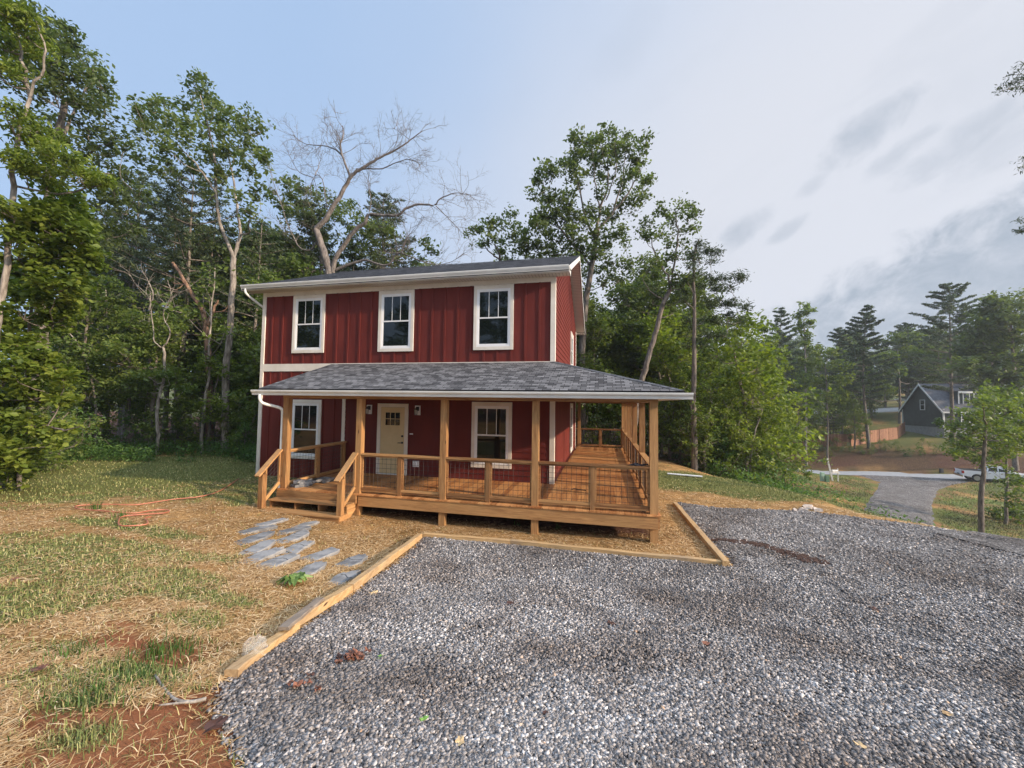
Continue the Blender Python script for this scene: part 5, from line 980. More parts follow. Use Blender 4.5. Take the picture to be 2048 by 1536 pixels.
# woods left of and behind the house
row(11, -24, -8, 18.5, 23, [P_OAK[3], P_OAK[1]], .45, .65, 'small leafy tree in the understory left of the house', 'understory trees left of the house')
row(12, -30, -8.5, 24, 30, P_PINE, .75, .95, 'dark pine in the woods left of the house', 'pines in the woods left of the house')
row(7, -21, -11, 23.5, 27, P_OAK[:3], .78, .92, 'mid green leafy tree filling the left woods', 'mid green trees of the left woods')
row(12, -36, -6, 27, 36, P_OAK[:3], .75, 1.0, 'dark leafy tree in the woods left of the house', 'leafy trees in the woods left of the house')
row(8, -50, -12, 38, 50, P_PINE, .8, 1.05, 'pine deep in the woods left of the house', 'pines deep in the left woods')
row(26, -24, -8.6, 17.2, 21, P_BUSH[:2], .35, .72, 'low shrub along the wood edge behind the left lawn', 'shrubs along the left wood edge')
row(15, -21, -8, 18.5, 24, P_SAP, .8, 1.2, 'thin pale sapling at the left wood edge', 'saplings at the left wood edge')
# behind the house
row(8, -6, 6, 25, 33, P_OAK[:3], .55, .72, 'leafy tree directly behind the house', 'leafy trees directly behind the house')
row(10, 3.5, 9.5, 23, 30, [P_OAK[3], P_OAK[1], P_BUSH[2]], .6, .95, 'bright leafy tree behind the porch', 'bright trees behind the porch')
row(7, 3.0, 10, 22, 25, P_BUSH[:2], .7, 1.1, 'shrub seen past the far porch railing', 'shrubs behind the porch')
# right of the house
row(12, 8.0, 14.3, 21, 26, [P_OAK[3], P_BUSH[2]], .62, .95, 'bushy light green tree right of the porch', 'light green trees right of the porch')
row(14, 9.0, 13.2, 19.5, 22.5, P_BUSH, .6, 1.0, 'shrub below the lawn right of the porch', 'shrubs below the right lawn', cond=lambda x, y: sdist(np.array([x]), np.array([y]), CREST)[0][0] > 1.5)
row(9, 8, 13.5, 27, 33, P_OAK[:3], .68, .85, 'tall leafy tree behind the leaning oak', 'tall trees behind the leaning oak')
row(8, 13, 19.5, 27, 33, P_OAK, .48, .62, 'tall leafy tree behind the light green trees', 'tall trees right of the house')
row(5, 12, 21, 31, 38, P_PINE, .5, .68, 'pine among the trees right of the house', 'pines right of the house')
# across the road
def brow(n, u0, u1, q0, q1, protos, sc0, sc1, label, group):
    for i in range(n):
        u = u0+(u1-u0)*(i+rng.random())/n; q = rng.uniform(q0, q1); d = float(np.interp(u, [-10, 20, 42.4, 57, 80], [73, 66, 57.6, 49, 35])); x, y = uv2w(u+.5*q, d+.86*q); put(protos, x, y, rng.uniform(sc0, sc1), label, group)
brow(13, 30, 50, 8.5, 13, [P_PINE[1], P_PINE[0], P_OAK[1], P_OAK[3]], .5, .82, 'slender tree on the bank across the road before the brown fence', 'slender trees across the road')
brow(10, 30, 46, 8, 12, P_SAP, 1.0, 1.5, 'thin pale sapling on the bank before the brown fence', 'saplings across the road')
row(12, 30, 56, 66, 76, P_OAK, .7, 1.05, 'green leafy tree behind the brown fence across the road', 'leafy trees behind the fence', cond=lambda x, y: True)
row(9, 92, 130, 74, 88, P_OAK, 1.0, 1.3, 'leafy tree behind the right end of the grey green house', 'trees behind the far house end')
row(16, 40, 125, 88, 104, [P_OAK[1], P_OAK[0], P_OAK[3], P_PINE[0]], .95, 1.3, 'tall tree on the slope behind the distant road', 'trees behind the distant road', cond=lambda x, y: abs(x-98) > 5)
row(14, 28, 62, 76, 92, P_OAK, .85, 1.15, 'leafy tree on the slope behind the fence', 'trees on the slope behind the fence')
row(8, 76, 100, 82, 92, P_OAK, .9, 1.1, 'leafy tree behind the grey green house', 'trees behind the grey green house')
row(14, 30, 150, 84, 110, P_OAK[:3], .9, 1.25, 'hazy leafy tree on the rise beyond the road', 'leafy trees on the far rise')
row(24, 20, 190, 125, 165, P_OAK[:3], 1.1, 1.5, 'faint leafy tree on the far ridge', 'leafy trees on the far ridge')
row(12, 20, 190, 130, 170, P_PINE, 1.0, 1.35, 'faint pine on the far ridge', 'pines on the far ridge')
brow(40, 30, 57, 7.2, 10.5, P_BUSH[:2], .32, .52, 'low green shrub on top of the red bank across the road', 'shrubs on the road bank')

for px, D, sc, k in LOWB:
    q = at(px, 900, D); put(P_BUSH[:2], q[0], q[1], sc, 'low bush at the foot of the left edge trees', 'bushes at the left edge', k=k)
# behind the viewer: what the window panes mirror
for i in range(11): put(P_BUSH, -30+i*4.6+rng.normal(), -27+rng.normal()*1.5, rng.uniform(1, 1.5), 'bush behind the viewer across the gravel', 'bushes behind the viewer', k=int(rng.integers(3)))
for x, y, s_, k in ((-22, -36, 1.1, 0), (-15, -34, 1.2, 2), (-9, -38, 1.15, 0), (-3.5, -36, 1.05, 1), (5, -42, .8, 0), (11, -38, 1.0, 2), (-28, -30, 1.1, 1), (-18, -44, 1.2, 2), (0, -46, .8, 0)):
    put(P_OAK, x, y, s_, 'leafy tree behind the viewer across the gravel', 'trees behind the viewer', k=k)
for x, y in ((-12, -30), (-6, -31), (-25, -38)): put(P_PINE, x, y, 1., 'pine behind the viewer across the gravel', 'pines behind the viewer')
# weeds along the wood edge
def weeds():
    n = 30000; u = rng.uniform(-24, -7.6, n); d = 15.6+rng.random(n)**1.4*5; x, y = [], []
    P = np.array([uv2w(a, b) for a, b in zip(u, d)]); x, y = P[:, 0], P[:, 1]; ok = (vnoise(x, y, 1.1, 71) > .35); x, y = x[ok], y[ok]; m = len(x); z = height(x, y)
    C = np.stack([x, y, z+rng.random(m)**1.5*.55+.04], 1); v, f, k = leaves(C, .12, rng, False, .6, .35)
    tag(link('ground_weeds', mesh_arrays('ground_weeds', v, f, tint=rng.random(m)[k]), M['weed']), 'tangle of low weeds along the dark wood edge', 'weeds', kind='stuff')
    n = 16000; u = rng.uniform(9.5, 20, n); d = rng.uniform(15, 24, n); P = np.array([uv2w(a, b) for a, b in zip(u, d)]); x, y = P[:, 0], P[:, 1]; s, _ = sdist(x, y, CREST); ok = (s > 1.0) & (s < 9) & (vnoise(x, y, 1.1, 72) > .3); x, y = x[ok], y[ok]; m = len(x)
    C = np.stack([x, y, height(x, y)+rng.random(m)**1.5*.7+.04], 1); v, f, k = leaves(C, .14, rng, False, .6, .35)
    tag(link('slope_weeds', mesh_arrays('slope_weeds', v, f, tint=rng.random(m)[k]), M['weed']), 'tall green weeds on the slope below the right lawn', 'weeds', kind='stuff')
weeds()

# ------------------------------------------------------------------ edging timbers
def timber(p0, p1, w, h, label, m, lift=.0, name='edging_timber'):
    p0 = np.array(p0, float); p1 = np.array(p1, float); n = 10; b = MB(); a = (p1-p0)[:2]; a /= np.linalg.norm(a); s = np.array((-a[1], a[0], 0))
    Vs = []
    for i in range(n+1):
        t = i/n; c = p0+(p1-p0)*t; c = c.copy(); c[2] += .004*math.sin(i*1.7); j = .003*math.sin(i*2.3)
        Vs.append([c-s*(w/2+j)-(0, 0, h/2), c+s*(w/2-j)-(0, 0, h/2), c+s*(w/2-j)+(0, 0, h/2-.006), c+s*(w/2-j-.008)+(0, 0, h/2), c-s*(w/2+j-.008)+(0, 0, h/2), c-s*(w/2+j)+(0, 0, h/2-.006)])
    for i in range(n):
        for k in range(6): b.poly([Vs[i][k], Vs[i][(k+1) % 6], Vs[i+1][(k+1) % 6], Vs[i+1][k]], .5)
    b.poly(Vs[0][::-1]); b.poly(Vs[-1])
    return b.thing(name, m, label, 'timber', 'timbers edging the gravel pad')
def G(px, py, off=0): return ghit(px, py, off)
z_ = .035
A = G(848, 1068, .06); B = G(1022, 1082, .06); C2 = G(1444, 1124, .06); D2 = G(1350, 1006, .06)
def up(p, z): q = np.array(p, float); q[2] = H(q[0], q[1])+z; return q
timber(up(A, z_), up(B, z_), .09, .10, 'left half of the front edging timber below the porch', M['timber_x'])
timber(up(B+(B-A)*.004, z_+.004), up(C2, z_), .09, .10, 'right half of the front edging timber ending at the corner', M['timber_x'])
timber(up(G(1452, 1128, .06), z_+.02), up(D2, z_), .11, .11, 'edging timber running back along the right side of the porch', M['timber'])
E1 = G(578, 1255, .06); F1 = G(462, 1342, .06); K1 = G(555, 1272, .06)
timber(up(G(840, 1070, .06), z_+.006), up(G(700, 1175, .06), z_+.02), .10, .10, 'light edging timber between the porch corner and the stepping stones', M['timber'])
timber(up(G(699, 1176, .06), z_+.018), up(E1+(E1-G(700, 1175))*0-.0, z_+.05), .10, .09, 'edging timber with a grey weathered end by the last stepping stone', M['timber'])
timber(up(G(590, 1248, .06), z_-.01), up(F1, z_-.005), .10, .09, 'lowest edging timber nearest the viewer under the plastic bag', M['timber'])
timber(up(G(640, 1212, .06), z_+.10), up(G(566, 1268, .06), z_+.075), .095, .03, 'short grey weathered board lying on the edging timber', M['timber_grey'], name='weathered_board')

# stepping stones --------------------------------------------------
M['slate'] = mat('slate', noise_col((.12, .12, .12), (.28, .275, .265), 6, 6, .35, 30, rough=.75, tint=.25))
def slab(c, ang, L, Wd, seed, label, group='grey stepping stones leading to the porch steps', th=.045, z=None, tilt=(0, 0), cracks=True):
    if group.startswith('grey step'): th = .040
    rs = np.random.default_rng(seed); n = 26; th_ = np.linspace(0, 2*math.pi, n, endpoint=False)
    ra = (np.abs(np.cos(th_))**3.2+np.abs(np.sin(th_))**3.2)**(-1/3.2)*(1+.095*rs.normal(size=n)); X = L/2*ra*np.cos(th_); Y = Wd/2*ra*np.sin(th_)*(1-.12*np.cos(th_))+.035*np.sin(X/L*5+seed)
    ca, sa = math.cos(ang), math.sin(ang); b = MB(); z0 = z if z is not None else H(c[0], c[1])
    P = lambda s, h: [(c[0]+(x*ca-y*sa)*s, c[1]+(x*sa+y*ca)*s, z0+h+tilt[0]*x+tilt[1]*y) for x, y in zip(X, Y)]
    lo, m1, top = P(.98, -.02), P(1., th*.7), P(.955, th); t = rs.random()
    for a_, b_ in ((lo, m1), (m1, top)):
        for i in range(n): j = (i+1) % n; b.poly([a_[i], a_[j], b_[j], b_[i]], t)
    b.poly(top, t)
    o = b.thing('stepping_stone' if group.startswith('grey step') else 'stone_slab', M['slate'], label, 'stone', group)
    if cracks:
        g = MB(); org = np.array(o.location)
        for k, xx in enumerate((-L*.22, L*.2)[:1+seed % 2]):
            pts = [(xx+.03*math.sin(3*v+seed), v*Wd*.5*.9) for v in np.linspace(-1, 1, 5)]
            for (x0, y0), (x1, y1) in zip(pts[:-1], pts[1:]): g.beam(*[(c[0]+x*ca-y*sa-org[0], c[1]+x*sa+y*ca-org[1], z0+th+.0012+tilt[0]*x+tilt[1]*y-org[2]) for x, y in ((x0, y0), (x1, y1))], .010, .002, tint=.1)
        ORG[o.name] = np.zeros(3); g.build('groove', M['groove'], o)
    return o
M['groove'] = mat('dark_groove', col=(.035, .038, .042), rough=.9)
ST = [(544, 1047, 60, 'first', 'grey slab touching the left of the bottom step'), (612, 1052, 52, '', 'pale slab at the right under the bottom step'), (512, 1062, 68, '', 'slab second in the left column from the steps'), (586, 1063, 64, '', 'slab second in the right column from the steps'), (506, 1080, 72, '', 'dark slab third in the left column'), (584, 1078, 66, '', 'smooth slab third in the right column'), (512, 1100, 76, '', 'slab fourth in the left column with a pale face'), (590, 1101, 70, '', 'wavy slab fourth in the right column'), (515, 1120, 84, '', 'long cracked slab fifth in the left column'), (546, 1131, 84, '', 'slab at the bottom of the left column'), (632, 1117, 76, '', 'dark ended slab in the middle right of the path'), (694, 1131, 72, '', 'slab nearest the edging timber on the upper right'), (610, 1147, 82, '', 'large slab just above the green leafy plant'), (678, 1166, 76, '', 'last slab of the path against the edging timber')]
for i, (px, py, w, _, lab) in enumerate(ST):
    c = G(px, py); a0 = G(px-w/2, py+3+w*.11*(1 if i > 3 else .3)); a1 = G(px+w/2, py-3-w*.11*(1 if i > 3 else .3)); L = np.linalg.norm((a1-a0)[:2]); slab(c, math.atan2(a1[1]-a0[1], a1[0]-a0[0]), L*1.0, L*.40 if i < 4 else L*.36, 100+i, lab, cracks=i > 3)
# stones stacked on the deck by the steps
for i, (x, y, z, a, lab) in enumerate(((-6.18, -2.12, .002, 1.2, 'bottom slab of the small stack on the porch by the steps'), (-6.12, -1.95, .052, 1.4, 'upper slab lying on the small stack on the porch'), (-6.0, -1.45, .002, 1.25, 'separate grey slab on the porch behind the stack'), (-6.0, -1.62, .052, 1.1, 'slab leaning across the two piles on the porch'), (-6.20, -2.2, .10, .9, 'small top slab nearest the steps on the porch stack'))): slab((x, y), a, .52 if i < 4 else .3, .30 if i < 4 else .2, 130+i, lab, 'stone slabs stacked on the porch', .045, z+.02 if i else .022, cracks=False)

# broad green plant ------------------------------------------------
def plant(px, py, label):
    c = G(px, py); t = Tree(81, (c[0], c[1], H(c[0], c[1]))); V = []; F = []; T = []
    b = MB()
    for i in range(15):
        a = i*2.4+.3; L = t.rs.uniform(.12, .22); w = L*.24; n = 5; d = np.array((math.cos(a), math.sin(a), 0)); s = np.array((-d[1], d[0], 0)); o = np.array((c[0], c[1], t.base[2]+.02)); tt = t.rs.random()
        pr = [o+d*L*u+np.array((0, 0, .09*math.sin(u*2.6)*t.rs.uniform(.7, 1.2))) for u in np.linspace(0, 1, n)]; wd = [.25, .8, 1, .8, .08]
        for j in range(n-1):
            b.poly([pr[j]-s*w*wd[j]+(0, 0, .012), pr[j], pr[j+1], pr[j+1]-s*w*wd[j+1]+(0, 0, .012)], tt); b.poly([pr[j], pr[j]+s*w*wd[j]+(0, 0, .012), pr[j+1]+s*w*wd[j+1]+(0, 0, .012), pr[j+1]], tt)
    return b.thing('leafy_weed', leafmat('broad_leaf', (.09, .15, .03), (.20, .30, .08), (.38, .46, .18), .2), label, 'plant')
plant(588, 1172, 'pale green broad leaved plant lying below the stepping stones')

# clumps of dead leaves, single leaves ------------------------------
M['deadleaf'] = mat('dead_leaf', noise_col((.06, .024, .014), (.22, .085, .045), 30, 3, rough=.6, tint=.5))
M['tanleaf'] = mat('tan_leaf', noise_col((.35, .22, .10), (.62, .44, .22), 20, 3, rough=.7, tint=.4))
M['greenleaf'] = mat('fresh_leaf', noise_col((.10, .22, .03), (.24, .42, .08), 20, 3, rough=.5))
def lobed(b, c, L, a, seed, curl=.3, lift=.01, tint=.5):
    rs = np.random.default_rng(seed); n = 22; pts = []
    for i in range(n):
        th = 2*math.pi*i/n; r = L/2*(.62+.38*abs(math.cos(2.5*th)))*(1+.08*rs.normal()); x = r*math.cos(th); y = r*.75*math.sin(th); z = lift+curl*(y*y+.5*x*x)/L+.12*L*math.sin(3*th)*curl
        pts.append((c[0]+x*math.cos(a)-y*math.sin(a), c[1]+x*math.sin(a)+y*math.cos(a), c[2]+z))
    m = (c[0], c[1], c[2]+lift)
    for i in range(n): b.poly([m, pts[i], pts[(i+1) % n]], tint)
def leafthing(px, py, L, m, label, group=None, n=1, spread=0.):
    c = G(px, py); b = MB(); rs = np.random.default_rng(int(px))
    for i in range(n):
        q = np.array((c[0]+rs.normal()*spread, c[1]+rs.normal()*spread*.8, 0)); q[2] = H(q[0], q[1])+.035+(.03*rs.random() if n > 1 else 0); lobed(b, q, L*rs.uniform(.7, 1.2), rs.random()*6, int(px)+i, 1.2 if n > 1 else .35, .01, rs.random())
    return b.thing('leaf_clump' if n > 1 else 'fallen_leaf', m, label, 'leaves' if n > 1 else 'leaf', group)
leafthing(710, 1330, .085, M['deadleaf'], 'clump of curled dark red dead leaves on the gravel', None, 17, .075)
leafthing(600, 1392, .06, M['deadleaf'], 'small pile of brown leaves on the gravel below the red clump', None, 8, .06)
for px, py, L, m, lab in ((848, 1452, .085, 'greenleaf', 'bright green lobed oak leaf on the gravel'), (747, 1193, .11, 'tanleaf', 'pale tan leaf on the gravel near the edging timber'), (1020, 1214, .17, 'deadleaf', 'large brown leaf on the gravel upper middle'), (1222, 1254, .13, 'deadleaf', 'orange brown leaf on the gravel in the middle'), (760, 1325, .07, 'greenleaf', 'small dark green sprig right of the dead leaf clump'), (920, 1498, .08, 'tanleaf', 'yellowish leaf low on the gravel'), (1412, 1296, .13, 'deadleaf', 'reddish brown leaf on the right gravel'), (1090, 1440, .06, 'deadleaf', 'small rust coloured leaf on the lower gravel'), (1750, 1225, .13, 'deadleaf', 'dull brown leaf far out on the right gravel'), (78, 1350, .10, 'deadleaf', 'curled brown leaf in the grass at the left'), (430, 1465, .12, 'deadleaf', 'dark curled leaf at the gravel edge bottom left'), (1720, 1505, .10, 'tanleaf', 'tan leaf at the bottom right on the gravel'), (1895, 1440, .09, 'tanleaf', 'pale leaf on the gravel at lower right'), (30, 1165, .11, 'deadleaf', 'reddish leaf in the grass at the far left')): leafthing(px, py, L, M[m], lab, 'single leaves fallen on the ground')

# plastic bag on the timber ----------------------------------------
def bag():
    c = G(508, 1318); rs = np.random.default_rng(5); b = MB(); n, m = 18, 10; R = []
    for j in range(m+1):
        v = j/m; r = .085*math.sin(math.pi*(.08+.86*v))**.6; R.append([(c[0]+r*math.cos(2*math.pi*i/n)*1.05*(1+.16*rs.normal()*.6), c[1]+r*math.sin(2*math.pi*i/n)*(1+.10*rs.normal()), H(c[0], c[1])+.02+.15*v+.008*rs.normal()) for i in range(n)])
    for j in range(m):
        for i in range(n): k = (i+1) % n; b.poly([R[j][i], R[j][k], R[j+1][k], R[j+1][i]])
    b.poly(R[-1]); b.poly(R[0][::-1])
    mt = bpy.data.materials.new('clear_plastic'); mt.use_nodes = True; nt = mt.node_tree; p = nt.nodes['Principled BSDF']; p.inputs['Base Color'].default_value = (.75, .72, .66, 1); p.inputs['Roughness'].default_value = .15; p.inputs['Alpha'].default_value = .14
    return b.thing('plastic_bag', mt, 'crumpled clear plastic bag caught on the lowest edging timber', 'bag')
bag()
# broken branch, hose ----------------------------------------------
def stick(name, pts, r, m, label, cat, offs=.02, k=5, children=()):
    P = [up(G(x, y), offs+(z if len(q) > 2 else 0)) for q in pts for x, y, z in [(q+(0,))[:3]]]; b = MB(); Q = smooth_path(P, k); b.tube(Q, np.linspace(r, r*.6, len(Q)) if 'hose' not in name else r, 8)
    for ch in children: C3 = smooth_path([up(G(q[0], q[1]), offs+(q[2] if len(q) > 2 else 0)) for q in ch], k); b.tube(C3, np.linspace(r*.7, r*.4, len(C3)), 7)
    return b.thing(name, m, label, cat, smooth=True)
stick('fallen_branch', [(412, 1404), (380, 1410), (350, 1405), (330, 1385), (310, 1365, .03)], .012, M['bark_pale'], 'pale broken forked branch on the clay at lower left', 'branch', children=[[(380, 1410), (345, 1414), (318, 1417)]])
stick('twig', [(505, 1373), (470, 1385), (450, 1392)], .004, M['bark_pale'], 'thin grey twig at the gravel edge', 'twig')
stick('fallen_branch', [(2, 1228), (30, 1238), (62, 1246)], .005, M['tanleaf'], 'long thin dry stalk in the grass at the left edge', 'branch')
M['hose'] = mat('orange_hose', noise_col((.34, .10, .055), (.50, .19, .11), 6, 3, rough=.45))
stick('garden_hose', [(478, 960), (440, 985), (400, 997), (345, 1003), (300, 1010), (268, 1014), (215, 1013), (165, 1015), (150, 1018), (160, 1023), (200, 1026), (235, 1029), (270, 1031), (300, 1026), (330, 1024), (338, 1027), (325, 1031), (280, 1034), (245, 1038), (237, 1048), (240, 1056), (262, 1057), (292, 1054), (294, 1047), (290, 1042), (302, 1038)], .0125, M['hose'], 'orange red garden hose looped across the straw and grass', 'hose', .05, 6)
# seedling clumps
def tuft(px, py, n, h, label, name='grass_tuft', col=None, sp=.08, w=.004):
    c = G(px, py); rs = np.random.default_rng(int(px+py)); b = MB()
    for i in range(n):
        x, y = c[0]+rs.normal()*sp, c[1]+rs.normal()*sp; z = H(x, y); a = rs.random()*6.28; L = h*rs.uniform(.5, 1.1); o = rs.uniform(.1, .6)*L; s = np.array((-math.sin(a), math.cos(a), 0))*w
        p = [np.array((x+math.cos(a)*o*u*u, y+math.sin(a)*o*u*u, z+L*u*(1-.25*u))) for u in (0, .4, .75, 1)]; t = rs.random()
        for j in range(3): b.poly([p[j]-s*(1-j*.3), p[j]+s*(1-j*.3), p[j+1]+s*(.7-j*.3), p[j+1]-s*(.7-j*.3)], t)
    o = b.thing(name, col or M['weed'], label, 'grass tuft', 'single grass tufts on the bare ground'); o['kind'] = 'stuff'; return o
tuft(190, 1020, 30, .28, 'dark seedling tuft inside the hose loop', sp=.05, w=.008); tuft(240, 1035, 24, .22, 'small tuft where the hose crosses itself', sp=.05, w=.008)
tuft(330, 1310, 150, .16, 'fine grass tuft beside the red clay patch', sp=.13); tuft(150, 1310, 90, .16, 'grass tuft left of the clay patch', sp=.09); tuft(245, 1370, 260, .13, 'wide low grass tuft above the broken branch', sp=.22)
tuft(1036, 1052, 10, .16, 'little weed under the porch beam', sp=.03, w=.008); tuft(1116, 1060, 12, .15, 'little weed beside the porch post', sp=.05, w=.008)
# board on the right lawn, stones at the gravel corner -----------------
p0, p1 = G(1335, 949), G(1405, 956); b = MB(); b.beam(up(p0, .04), up(p1, .06), .18, .03); b.thing('white_board', M['white'], 'long white board lying at the far edge of the right lawn', 'board')
for i, (px, py, s) in enumerate(((1602, 1021, .16), (1618, 1017, .2), (1634, 1022, .18), (1612, 1024, .12), (1626, 1027, .10), (1590, 1023, .10))):
    c = G(px, py); rs = np.random.default_rng(i+300); b = MB(); b.hexa([(c[0]+s*(x+.25*rs.normal())*.6, c[1]+s*(y+.2*rs.normal())*.6, H(c[0], c[1])+s*(z*.45)+.02*rs.normal()) for x, y, z in ((-1, -1, 0), (1, -1, 0), (1, 1, 0), (-1, 1, 0), (-.7, -.6, 1), (.6, -.7, 1), (.7, .6, 1), (-.6, .7, 1))], .5)
    b.thing('field_stone', mat('pale_stone', noise_col((.35, .28, .22), (.62, .54, .46), 8, 4, .4)) if i == 0 else bpy.data.materials['pale_stone'], 'pale stone in the small heap at the far gravel corner', 'stone', 'pale stones heaped at the gravel corner')
# dark soil streaks on the gravel: low mounds of dark mulch
def mulch(pts, label):
    b = MB(); rs = np.random.default_rng(8)
    for (px, py, s) in pts:
        c = G(px, py)
        for _ in range(26):
            x, y = c[0]+rs.normal()*s, c[1]+rs.normal()*s*.5; z = H(x, y)+.028; q = .018*rs.uniform(.5, 1.6); b.hexa([(x+q*(i+.3*rs.normal())*1.6, y+q*(j+.3*rs.normal()), z+q*k) for i, j, k in ((-1, -1, 0), (1, -1, 0), (1, 1, 0), (-1, 1, 0), (-.6, -.6, 1), (.6, -.6, 1), (.6, .6, 1), (-.6, .6, 1))], .5)
    o = b.thing('soil_clods', mat('dark_soil', noise_col((.03, .015, .01), (.09, .045, .03), 20, 4, rough=1)) if 'dark_soil' not in bpy.data.materials else bpy.data.materials['dark_soil'], label, 'soil'); o['kind'] = 'stuff'; return o
mulch([(1450+i*9, 1084+i*1.0, .10) for i in range(8)]+[(1520, 1094, .08)]+[(1545+i*10, 1100+i*3.2, .12) for i in range(10)], 'streak of dark soil clods across the gravel right of the timber corner')
# things on the porch ----------------------------------------------
def cloth():
    b = MB(); c = onY(1272, 928, -2.42); z = .953; rs = np.random.default_rng(3); n = 14
    R = [[(c[0]+.13*f*math.cos(6.283*i/n)*(1+.3*rs.normal()), -2.42+.06*f*math.sin(6.283*i/n)*(1+.3*rs.normal()), z+.055*(1-f)+.012*rs.random()) for i in range(n)] for f in (1, .75, .45, .15)]
    for j in range(3):
        for i in range(n): k = (i+1) % n; b.poly([R[j][i], R[j][k], R[j+1][k], R[j+1][i]])
    b.poly(R[-1]); b.beam((c[0]+.08, -2.42, z+.02), (c[0]+.24, -2.40, z+.035), .03, .02)
    b.thing('work_glove', mat('dark_cloth', col=(.012, .013, .022), rough=.9), 'crumpled black glove lying on the porch railing near the corner post', 'glove')
cloth()
b = MB(); p = [np.array((.55, -.62, .015)), np.array((.62, -.60, .03)), np.array((.72, -.63, .022)), np.array((.84, -.60, .015)), np.array((.92, -.62, .012))]; b.tube(smooth_path(p, 4), .013, 6); b.tube([p[1], p[1]+np.array((.02, .05, 0))], .006, 5); b.tube([p[2], p[2]+np.array((.03, -.05, -.005))], .006, 5); b.thing('dead_twig', M['black'], 'short dark twig lying on the porch boards by the house corner', 'twig')
# pickup truck -----------------------------------------------------
def car_mats():
    M['carwhite'] = mat('white_car_paint', col=(.72, .72, .73), rough=.25); M['tyre'] = mat('tyre_rubber', col=(.015, .015, .016), rough=.8); M['rim'] = mat('alloy_rim', col=(.5, .5, .52), rough=.3, metal=.8); M['tail'] = mat('tail_lamp', col=(.35, .01, .01), rough=.2); M['lamp'] = mat('head_lamp', col=(.8, .8, .75), rough=.1); M['chrome'] = mat('chrome', col=(.6, .6, .62), rough=.15, metal=1.)
car_mats()
def extrude_profile(b, prof, y0, y1, inset=0., tint=.5):
    A = [(x, y0, z) for x, z in prof]; B = [(x, y1, z) for x, z in prof]; n = len(prof); b.poly(A, tint); b.poly(B[::-1], tint)
    for i in range(n): j = (i+1) % n; b.poly([A[j], A[i], B[i], B[j]], tint)
def arch(cx, cz, r, n=8): return [(cx+r*math.cos(math.pi*(1-i/n)), cz+r*math.sin(math.pi*(1-i/n))) for i in range(n+1)]
def place_parts(root, objs, loc, rz):
    root.location = loc; root.rotation_euler = (0, 0, rz)
def wheel(root, x, y, r, w):
    b = MB(); th = np.linspace(0, 2*math.pi, 25)[:-1]; pr = [(r-.12, -w/2), (r-.02, -w/2), (r, -w/2+.03), (r, w/2-.03), (r-.02, w/2), (r-.12, w/2)]
    for k in range(len(pr)-1):
        for i in range(24):
            a, c = th[i], th[(i+1) % 24]; q = lambda t, p: (x+p[0]*math.cos(t), y+p[1], r+p[0]*math.sin(t)); b.poly([q(a, pr[k]), q(c, pr[k]), q(c, pr[k+1]), q(a, pr[k+1])])
    wh = b.build('wheel', M['tyre'], root); sg = -1 if y < 0 else 1
    b = MB(); b.tube([(x, y+sg*(w/2-.06), r), (x, y+sg*(w/2-.05), r)], r-.12, 20)
    for k in range(6): a = k*math.pi/3; b.beam((x, y+sg*(w/2-.03), r), (x+(r-.13)*math.cos(a), y+sg*(w/2-.02), r+(r-.13)*math.sin(a)), .05, .03, side=(-math.sin(a), 0, math.cos(a)))
    b.build('rim', M['rim'], wh)
